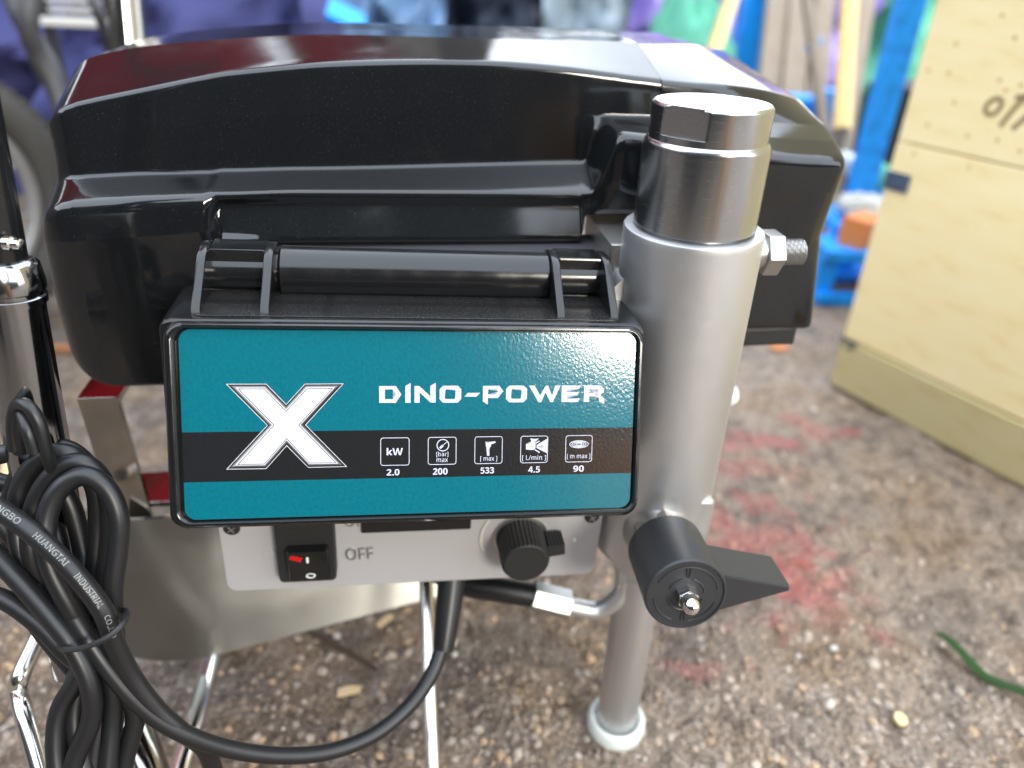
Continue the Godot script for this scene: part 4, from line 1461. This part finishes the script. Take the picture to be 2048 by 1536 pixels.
func cloth(called: String, label: String, at_: Vector3, w: float, h: float, m: Material, seed_: int, lean := 0.3, turn := 0.0):
	var n := FastNoiseLite.new()
	n.seed = seed_; n.frequency = 3.0; n.fractal_octaves = 3
	var g := G.new()
	var a := []
	var b := []
	for j in 25:
		for side in 2:
			pass
	var rows := []
	for j in 25:
		var row := PackedVector3Array()
		var back := PackedVector3Array()
		var y := h * j / 24.0
		for i in 33:
			var x := w * (i / 32.0 - 0.5)
			var z := -lean * pow(y / h, 2.0) * h + 0.16 * n.get_noise_2d(x * 1.6, y * 1.4) + 0.045 * sin(x * 26 + 3 * n.get_noise_2d(x, y + 9.0)) * (1 - 0.6 * y / h)
			row.append(Vector3(x, y, z))
			back.append(Vector3(x, y, z - 0.012))
		back.reverse()
		row.append_array(back)
		rows.append(row)
	g.loft(rows)
	var o := put(called, g, m, self, 80)
	o.position = at_
	o.rotation.y = turn
	tag(o, label, "cloth")

func build_background():
	var g: G
	# blue steel posts of the rack
	var foot := on_ground(1676, 545)
	var rack := post("blue_post", "bright blue steel post standing beside the plywood crate", "post", foot + Vector3(0.004, 0.72, 0), foot, Vector2(0.040, 0.034), M.blue_paint)
	g = G.new()
	g.box(Vector3(0.13, 0.012, 0.12), Vector3(0, 0.008, 0), 0.002)
	put("base_plate", g, M.blue_paint, rack)
	var p2 := at(1512, 40, 2.1)
	post("blue_post", "darker blue steel post rising behind the right end of the hood", "post", p2 + Vector3(0, 0.12, 0), Vector3(p2.x, 0, p2.z), Vector2(0.095, 0.08), M.blue_paint)
	# slanted blue beam behind the hood
	var a := at(440, -70, 1.75)
	var b := at(720, 62, 1.95)
	var beam := thing("blue_beam", "slanting blue steel beam above the left part of the hood", "beam", "", b)
	g = G.new()
	g.tube(PackedVector3Array([Vector3.ZERO, a - b]), 0.042, 4)
	put("bar", g, M.blue_paint, beam, 20)
	var legp := post("beam_stand", "dark stand carrying the slanting blue beam", "stand", b + Vector3(0, -0.03, 0), Vector3(b.x, 0, b.z), Vector2(0.05, 0.05), M.dark)
	# clamps and feet of the rack
	for q in [[1605, 215, 1.75, Vector3(0.16, 0.05, 0.08), "blue steel bracket low between the leaning boards"], [1655, 225, 1.70, Vector3(0.05, 0.10, 0.05), "small upright blue clamp beside the yellow pole"]]:
		var c := at(q[0], q[1], q[2])
		var k := thing("blue_bracket", q[4], "bracket", "", Vector3(c.x, 0, c.z))
		g = G.new()
		g.box(q[3], Vector3(0, c.y, 0), 0.004)
		put("bracket_head", g, M.blue_paint, k)
		g = G.new()
		g.box(Vector3(0.03, c.y, 0.03), Vector3(0, c.y / 2, 0), 0.002)
		put("bracket_leg", g, M.blue_paint, k)
	# poles and boards
	var yb := at(1683, 262, 1.42)
	var yellow := thing("yellow_pole", "pale yellow round pole leaning left of the bright blue post", "pole", "", Vector3(yb.x, 0, yb.z))
	g = G.new()
	g.tube(PackedVector3Array([Vector3(0, yb.y, 0), at(1699, 0, 1.47) - yellow.position, at(1712, -200, 1.52) - yellow.position]), 0.0165, 20)
	put("pole", g, M.pale_wood, yellow)
	g = G.new()
	g.tube(PackedVector3Array([Vector3(0, 0, 0), Vector3(0, yb.y + 0.005, 0)]), 0.0125, 16)
	put("lower_end", g, M.old_wood, yellow)
	var li := 0
	for q in [[1560, -60, 1530, 230, 0.055, "old_wood", "grey weathered board leaning at the left of its stack"], [1605, -60, 1580, 230, 0.06, "old_wood", "grey weathered board leaning second in its stack"], [1655, -60, 1625, 240, 0.05, "old_wood", "beige weathered board leaning third in its stack"], [1740, -60, 1690, 240, 0.05, "old_wood", "grey weathered board leaning behind the yellow pole"]]:
		var t := at(q[0], q[1], 2.0)
		var f := at(q[2], q[3], 1.85)
		var dd := (t - f)
		var ft := f - dd * (f.y / dd.y)
		post("leaning_board", q[6], "board", t, ft, Vector2(q[4], 0.02), M[q[5]], "plank")
		li += 1
	for q in [[1482, -60, 1425, 110, 1.55, 0.024, "pale timber stick slanting over the right shoulder of the hood"], [1608, -60, 1642, 215, 1.6, 0.02, "thin brown stick with blue tape leaning among the boards"]]:
		var t := at(q[0], q[1], q[4] + 0.1)
		var f := at(q[2], q[3], q[4])
		var dd := (t - f)
		var ft := f - dd * (f.y / dd.y)
		var st := post("stick", q[6], "stick", t, ft, Vector2(q[5], q[5]), M.pale_wood if q[5] > 0.022 else M.old_wood, "rod")
		if q[5] < 0.022:
			g = G.new()
			var m := at(1627, 90, q[4] + 0.06) - ft
			g.box(Vector3(0.026, 0.03, 0.026), m, 0.002)
			put("blue_tape", g, M.blue_paint, st)
	# cloths and sheets
	cloth("purple_cloth", "deep purple cloth heaped behind the left end of the hood", Vector3(-1.02, 0, -1.72), 1.2, 0.64, M.purple_cloth, 5)
	cloth("lilac_cloth", "pale lilac cloth hanging behind the right shoulder of the hood", Vector3(0.62, 0, -2.7), 1.0, 0.66, M.lilac_cloth, 9, 0.1)
	cloth("green_cloth", "sea green netting bunched between the two blue posts", Vector3(1.42, 0, -2.75), 0.9, 0.68, M.green_cloth, 15, 0.1, -0.3)
	g = G.new()
	var nn := FastNoiseLite.new(); nn.seed = 6; nn.frequency = 0.3
	var gp := at(1375, 100, 2.0)
	g.ball(Vector3(0, 0, 0), Vector3(0.14, 0.24, 0.1), 24, 0.4, nn)
	var gb := put("green_bag", g, M.green_cloth, self, 80)
	gb.position = Vector3(gp.x, 0.20, gp.z)
	tag(gb, "sea green bag slumped just past the right shoulder of the hood", "bag")
	# tarpaulins hanging behind the hood
	var tarps := [["slate blue tarpaulin hanging at the left of the three tarpaulins", 590, 890, 2.35, M.tarp_blue, 31], ["dark navy tarpaulin hanging in the middle of the three tarpaulins", 880, 1100, 2.45, M.tarp_navy, 33], ["pale blue-grey tarpaulin hanging at the right of the three tarpaulins", 1085, 1262, 2.30, M.tarp_pale, 37]]
	for q in tarps:
		var l := at(q[1], 20, q[3])
		var r := at(q[2], 20, q[3])
		cloth("tarpaulin", q[0], Vector3((l.x + r.x) / 2, 0, l.z), r.x - l.x, 0.72, q[4], q[5], 0.05)
	var k := 0
	# white grille at the top left
	var wp := at(150, 10, 1.25)
	var gril := thing("white_rack", "dirty white slatted rack at the top left corner", "rack", "", Vector3(wp.x, 0, wp.z))
	for i in 7:
		g = G.new()
		g.box(Vector3(0.10, 0.006, 0.01), Vector3(0, wp.y - 0.008 + i * 0.014, -0.006), 0.001)
		put("slat", g, M.white_paint, gril)
	g = G.new()
	g.box(Vector3(0.118, 0.014, 0.03), Vector3(0, wp.y - 0.026, 0), 0.003)
	put("lower_rail", g, M.white_paint, gril)
	for x in [-0.054, 0.054]:
		g = G.new()
		g.box(Vector3(0.012, wp.y + 0.1, 0.02), Vector3(x, (wp.y + 0.1) / 2, -0.004), 0.002)
		put("upright", g, M.dark, gril)
	# wheel and hoses at the left edge
	var wc := at(-120, 420, 1.0)
	var wheel := thing("dusty_wheel", "dusty black wheel with grey rim at the left edge", "wheel", "", wc)
	var face := (EYE - wc)
	face.y = 0
	var wx := along(face.rotated(Vector3.UP, 0.45), Vector3.ZERO)
	var rw := wc.y - 0.002 if wc.y < 0.2 else 0.15
	g = G.new()
	var ring := PackedVector3Array()
	for i in 73:
		var an := TAU * i / 72
		ring.append(wx * Vector3((rw - 0.026) * cos(an), 0, (rw - 0.026) * sin(an)))
	g.tube(ring, 0.026, 16, false)
	var tyre := put("tyre", g, M.tyre, wheel)
	g = G.new()
	for i in 60:
		for s in [-1, 1]:
			var an := TAU * (i + (0.25 if s > 0 else 0.0)) / 60
			g.box(Vector3(0.009, 0.016, 0.012), wx * Vector3((rw - 0.003) * cos(an), s * 0.011, (rw - 0.003) * sin(an)), 0.001, wx.basis * Basis(Vector3.UP, -an))
	put("tread", g, M.tyre, tyre)
	g = G.new()
	ring = PackedVector3Array()
	for i in 73:
		var an := TAU * i / 72
		ring.append(wx * Vector3((rw - 0.060) * cos(an), 0, (rw - 0.060) * sin(an)))
	g.tube(ring, 0.010, 12, false)
	put("rim", g, M.rim, wheel)
	for i in 10:
		g = G.new()
		var an := TAU * i / 10
		g.tube(PackedVector3Array([wx * Vector3(0.012 * cos(an), 0, 0.012 * sin(an)), wx * Vector3((rw - 0.062) * cos(an), 0, (rw - 0.062) * sin(an))]), 0.003, 6)
		put("spoke", g, M.rim, wheel)
	g = G.new()
	g.tube(PackedVector3Array([wx * Vector3(0, -0.03, 0), wx * Vector3(0, 0.03, 0)]), 0.018, 16)
	put("hub", g, M.rim, wheel)
	var hl := ["thick grey-black hose hanging at the top left, nearest of the bundle", "black hose curving behind the nearest hose at the top left", "thin black hose in front of the white rack"]
	k = 0
	for q in [[[[70, -60, 0.95], [58, 20, 0.95], [60, 70, 0.96], [80, 120, 0.98], [115, 190, 1.0], [150, 330, 1.02], [140, 560, 1.05]], 0.0125], [[[10, -60, 1.0], [40, 30, 1.0], [75, 90, 1.02], [112, 160, 1.04], [135, 260, 1.08], [130, 480, 1.1]], 0.013], [[[165, -60, 0.98], [190, 10, 0.98], [208, 60, 1.0], [222, 130, 1.03], [226, 330, 1.06]], 0.007]]:
		var pts := []
		for e in q[0]:
			pts.append(at(e[0], e[1], e[2]))
		var last: Vector3 = pts[-1]
		pts.append(Vector3(last.x, 0.006, last.z))
		var h := thing("hose", hl[k], "hose", "hoses at the top left", pts[-1])
		for i in pts.size():
			pts[i] -= h.position
		g = G.new()
		g.tube(smooth_path(pts), q[1], 14)
		put("hose_body", g, M.hose_grey, h)
		k += 1
	# dark drum behind the crate's corner
	var dr := on_ground(1800, 400) 
	var dp := at(1800, 260, 1.62)
	var drum := thing("dark_drum", "dark grey drum standing behind the crate's left edge", "drum", "", Vector3(dp.x, 0, dp.z))
	g = G.new()
	g.lathe([[0.0, 0.0], [0.085, 0.0], [0.088, 0.01], [0.085, 0.02], [0.085, 0.16], [0.088, 0.165], [0.085, 0.17], [0.085, 0.30], [0.088, 0.31], [0.08, 0.315], [0.0, 0.312]], Transform3D(), 40, false)
	put("shell", g, M.dark, drum)
	# rubbish at the foot of the crate
	var op := at(1718, 452, 1.30)
	g = G.new()
	g.box(Vector3(0.065, 0.048, 0.05), Vector3(0, 0.024, 0), 0.004)
	var ob := put("orange_block", g, M.orange, self)
	ob.position = Vector3(op.x, 0.112, op.z - 0.12)
	ob.rotation.y = 0.7
	tag(ob, "orange block resting on the step of the blue stand", "block")
	var bt := at(1742, 350, 1.42)
	var bot := thing("plastic_bottle", "crumpled clear bottle with green band lying by the crate's clip", "bottle", "", Vector3(bt.x, bt.y - 0.03, bt.z))
	g = G.new()
	var bx := Transform3D(Basis(Vector3.BACK, 1.1) , Vector3(0, 0.03, 0))
	g.lathe([[0.0, -0.06], [0.024, -0.06], [0.028, -0.05], [0.026, -0.02], [0.028, 0.0], [0.026, 0.03], [0.012, 0.06], [0.010, 0.075], [0.0, 0.075]], bx, 24, false)
	put("body", g, M.white_plastic, bot)
	g = G.new()
	g.lathe([[0.0288, -0.025], [0.0292, -0.02], [0.0292, 0.015], [0.0285, 0.02]], bx, 24, false)
	put("band", g, M.green_cloth, bot)
	var sh2 := at(1725, 412, 1.36)
	g = G.new()
	g.ball(Vector3.ZERO, Vector3(0.045, 0.022, 0.04), 20, 0.4, nn)
	var bag := put("paper_scrap", g, M.white_paint, self, 30)
	bag.position = sh2
	tag(bag, "crumpled off-white paper lying on the blue stand above the orange block", "paper")
	# a blue stand under the rubbish: top board, step, four legs
	var stand := thing("blue_stand", "low blue steel stand with a step, carrying paper and bottle by the crate", "stand", "", Vector3(sh2.x + 0.05, 0, sh2.z - 0.02))
	var top_y := sh2.y - 0.022
	var step := at(1716, 487, 1.31)
	g = G.new()
	g.box(Vector3(0.22, 0.018, 0.14), Vector3(0, top_y - 0.009, 0), 0.002)
	put("top_board", g, M.blue_paint, stand)
	g = G.new()
	g.box(Vector3(0.20, 0.018, 0.10), Vector3(step.x - stand.position.x + 0.03, step.y - 0.009, step.z - stand.position.z), 0.002)
	put("step_board", g, M.blue_paint, stand)
	for x in [-0.10, 0.10]:
		for z in [-0.06, 0.06]:
			g = G.new()
			g.box(Vector3(0.022, top_y - 0.018, 0.018), Vector3(x, (top_y - 0.018) / 2, z), 0.002)
			put("leg", g, M.blue_paint, stand)
	for x in [-0.055, 0.115]:
		g = G.new()
		g.box(Vector3(0.03, step.y - 0.018, 0.03), Vector3(step.x - stand.position.x + x, (step.y - 0.018) / 2, step.z - stand.position.z + 0.02), 0.002)
		put("leg", g, M.blue_paint, stand)
	g = G.new()
	g.box(Vector3(0.20, 0.02, 0.02), Vector3(step.x - stand.position.x + 0.03, 0.012, step.z - stand.position.z + 0.045), 0.002)
	put("foot_rail", g, M.blue_paint, stand)
	ob.position = step
	# awning and post, seen only as reflections in the hood and the chrome
	var aw := thing("red_awning", "red awning sheet over the left back of the yard, above the purple cloth", "awning", "", Vector3(-2.6, 2.35, -3.2))
	g = G.new()
	for q in [[-1.75, 1.10], [1.24, 1.78]]:
		var sheet_rows := []
		g = G.new()
		for j in 13:
			var row := PackedVector3Array()
			for i in 22:
				row.append(Vector3(lerpf(q[0], q[1], i / 21.0), 0.02 * sin(i * 1.9) + 0.06 * (1.8 - 0.3 * j), -1.8 + 0.3 * j))
			sheet_rows.append(row)
		g.loft(sheet_rows, false, false)
		put("sheet", g, M.red_sheet, aw)
	for x in [-1.72, -0.9, 0.0, 0.7, 1.72]:
		g = G.new()
		g.box(Vector3(0.05, 0.06, 3.6), Vector3(x, -0.06, 0), 0.004, Basis(Vector3.RIGHT, 0.06))
		put("rafter", g, M.zinc if x == 0.7 else M.post, aw)
	var po := post("roof_post", "wide dark steel post rising behind the three tarpaulins", "post", Vector3(-0.22, 3.4, -3.3), Vector3(-0.22, 0, -3.3), Vector2(0.24, 0.2), M.post)

	# things by the workshop wall that the bright steel mirrors
	var cab := thing("tool_cabinet", "dark steel tool cabinet with two doors by the workshop wall", "cabinet", "", Vector3(-0.95, 0, 1.25))
	g = G.new()
	g.box(Vector3(1.0, 1.5, 0.45), Vector3(0, 0.76, 0), 0.006)
	put("case", g, M.dark, cab)
	for x in [-0.245, 0.245]:
		g = G.new()
		g.box(Vector3(0.47, 1.4, 0.02), Vector3(x, 0.77, -0.232), 0.004)
		var door := put("door", g, M.dark, cab)
		g = G.new()
		g.box(Vector3(0.015, 0.12, 0.02), Vector3(x * 0.18, 0.8, -0.25), 0.004)
		put("handle", g, M.zinc, door)
	var carton := thing("carton", "tall brown carton standing beside the tool cabinet", "carton", "", Vector3(0.80, 0, 1.25))
	g = G.new()
	g.box(Vector3(0.34, 0.55, 0.4), Vector3(0, 0.277, 0), 0.004)
	put("box", g, M.carton, carton)
	g = G.new()
	g.box(Vector3(0.05, 0.55, 0.002), Vector3(0, 0.278, -0.2015), 0.0)
	put("tape", g, M.straw, carton)

func build_litter():
	var g := G.new()
	# green strap lying on the ground
	var pts := []
	for q in [[1868, 1282], [1925, 1335], [1985, 1378], [2060, 1418], [2130, 1450]]:
		var p := on_ground(q[0], q[1])
		pts.append(Vector3(p.x, 0.010, p.z))
	var path := smooth_path(pts, 8)
	var rows := []
	for i in path.size():
		var d := (path[mini(i + 1, path.size() - 1)] - path[maxi(i - 1, 0)]).normalized()
		var n := d.cross(Vector3.UP) * lerpf(0.0032, 0.0046, clampf(i / 10.0, 0, 1))
		var h := Vector3(0, 0.003 * sin(i * 0.35), 0)
		rows.append(PackedVector3Array([path[i] - n + h, path[i] + h + Vector3(0, -0.0012, 0), path[i] + n + h, path[i] + n + h + Vector3(0, 0.001, 0), path[i] + h + Vector3(0, 0.0002, 0), path[i] - n + h + Vector3(0, 0.001, 0)]))
	g.loft(rows)
	var o := put("grass_blade", g, M.green_leaf)
	tag(o, "dark green blade lying on the ground at the lower right edge", "grass blade")
	# cream ring
	var rp := on_ground(1795, 1448)
	g = G.new()
	g.lathe([[0.0012, 0.0], [0.0050, 0.0], [0.0054, 0.0012], [0.0050, 0.0026], [0.0030, 0.0030], [0.0012, 0.0024]], Transform3D(), 24, false)
	o = put("cream_ring", g, M.cream)
	o.position = Vector3(rp.x, 0.005, rp.z)
	o.rotation = Vector3(0.25, 0, -0.2)
	tag(o, "small cream plastic ring lying on the gravel at the lower right", "ring")
	for q in [[770, 1250, 0.018, 0.006, 0.9, "pale wood chip lying under the control panel"], [700, 1390, 0.019, 0.008, 0.25, "broad pale wood chip lying between the chrome rods"], [1665, 1305, 0.007, 0.005, 0.3, "white pebble chip right of the valve lever"]]:
		var p := on_ground(q[0], q[1])
		g = G.new()
		g.slab(PackedVector2Array([Vector2(-q[2] / 2, -q[3] / 2), Vector2(q[2] * 0.4, -q[3] * 0.45), Vector2(q[2] / 2, q[3] * 0.2), Vector2(q[2] * 0.1, q[3] / 2), Vector2(-q[2] * 0.45, q[3] * 0.35)]), 0.0, 0.0025, 0.0005, Transform3D(Basis(Vector3.RIGHT, -PI / 2), Vector3.ZERO))
		o = put("wood_chip", g, M.straw if q[2] > 0.01 else M.white_paint)
		o.position = Vector3(p.x, 0.004, p.z)
		o.rotation.y = q[4]
		tag(o, q[5], "wood chip")
	var a := on_ground(598, 1262)
	var b := on_ground(752, 1345)
	g = G.new()
	g.tube(smooth_path([Vector3(0, 0, 0), (b - a) * 0.5 + Vector3(0.003, 0.001, 0.001), b - a]), [0.002, 0.0021, 0.0022, 0.0023, 0.0023, 0.0024, 0.0024, 0.0024, 0.0025, 0.0025, 0.0024, 0.0024, 0.0023, 0.0023, 0.0022, 0.0022, 0.002], 8)
	o = put("twig", g, M.bark)
	o.position = Vector3(a.x, 0.005, a.z)
	tag(o, "dark brown twig lying on the ground under the control panel", "twig")
	var lp := on_ground(1557, 701)
	g = G.new()
	g.ball(Vector3.ZERO, Vector3(0.015, 0.003, 0.009), 14)
	o = put("orange_leaf", g, M.orange)
	o.position = Vector3(lp.x, 0.005, lp.z)
	tag(o, "orange scrap lying on the ground beyond the pump cylinder", "leaf")
	var wp := on_ground(90, 560)
	g = G.new()
	g.rrect(Vector3(0.05, 0.06, 0.03), 0.006, 0.004, Transform3D(Basis(), Vector3(0, 0.03, 0)))
	o = put("white_cup", g, M.white_plastic)
	o.position = wp
	tag(o, "white plastic lump on the ground left of the hood", "plastic lump")
	var tp := on_ground(125, 705)
	g = G.new()
	g.box(Vector3(0.12, 0.008, 0.014), Vector3(0, 0.004, 0), 0.001)
	o = put("wood_strip", g, M.strip)
	o.position = Vector3(tp.x, 0.002, tp.z)
	tag(o, "orange wood strip on the ground left of the hood's lower corner", "wood strip")
	var sp := on_ground(25, 880)
	g = G.new()
	g.box(Vector3(0.010, 0.008, 0.22), Vector3(0, 0.004, 0), 0.001)
	o = put("wood_strip", g, M.straw)
	o.position = Vector3(sp.x, 0.002, sp.z)
	o.rotation.y = 0.5
	tag(o, "tan wood strip on the ground behind the chrome column", "wood strip")
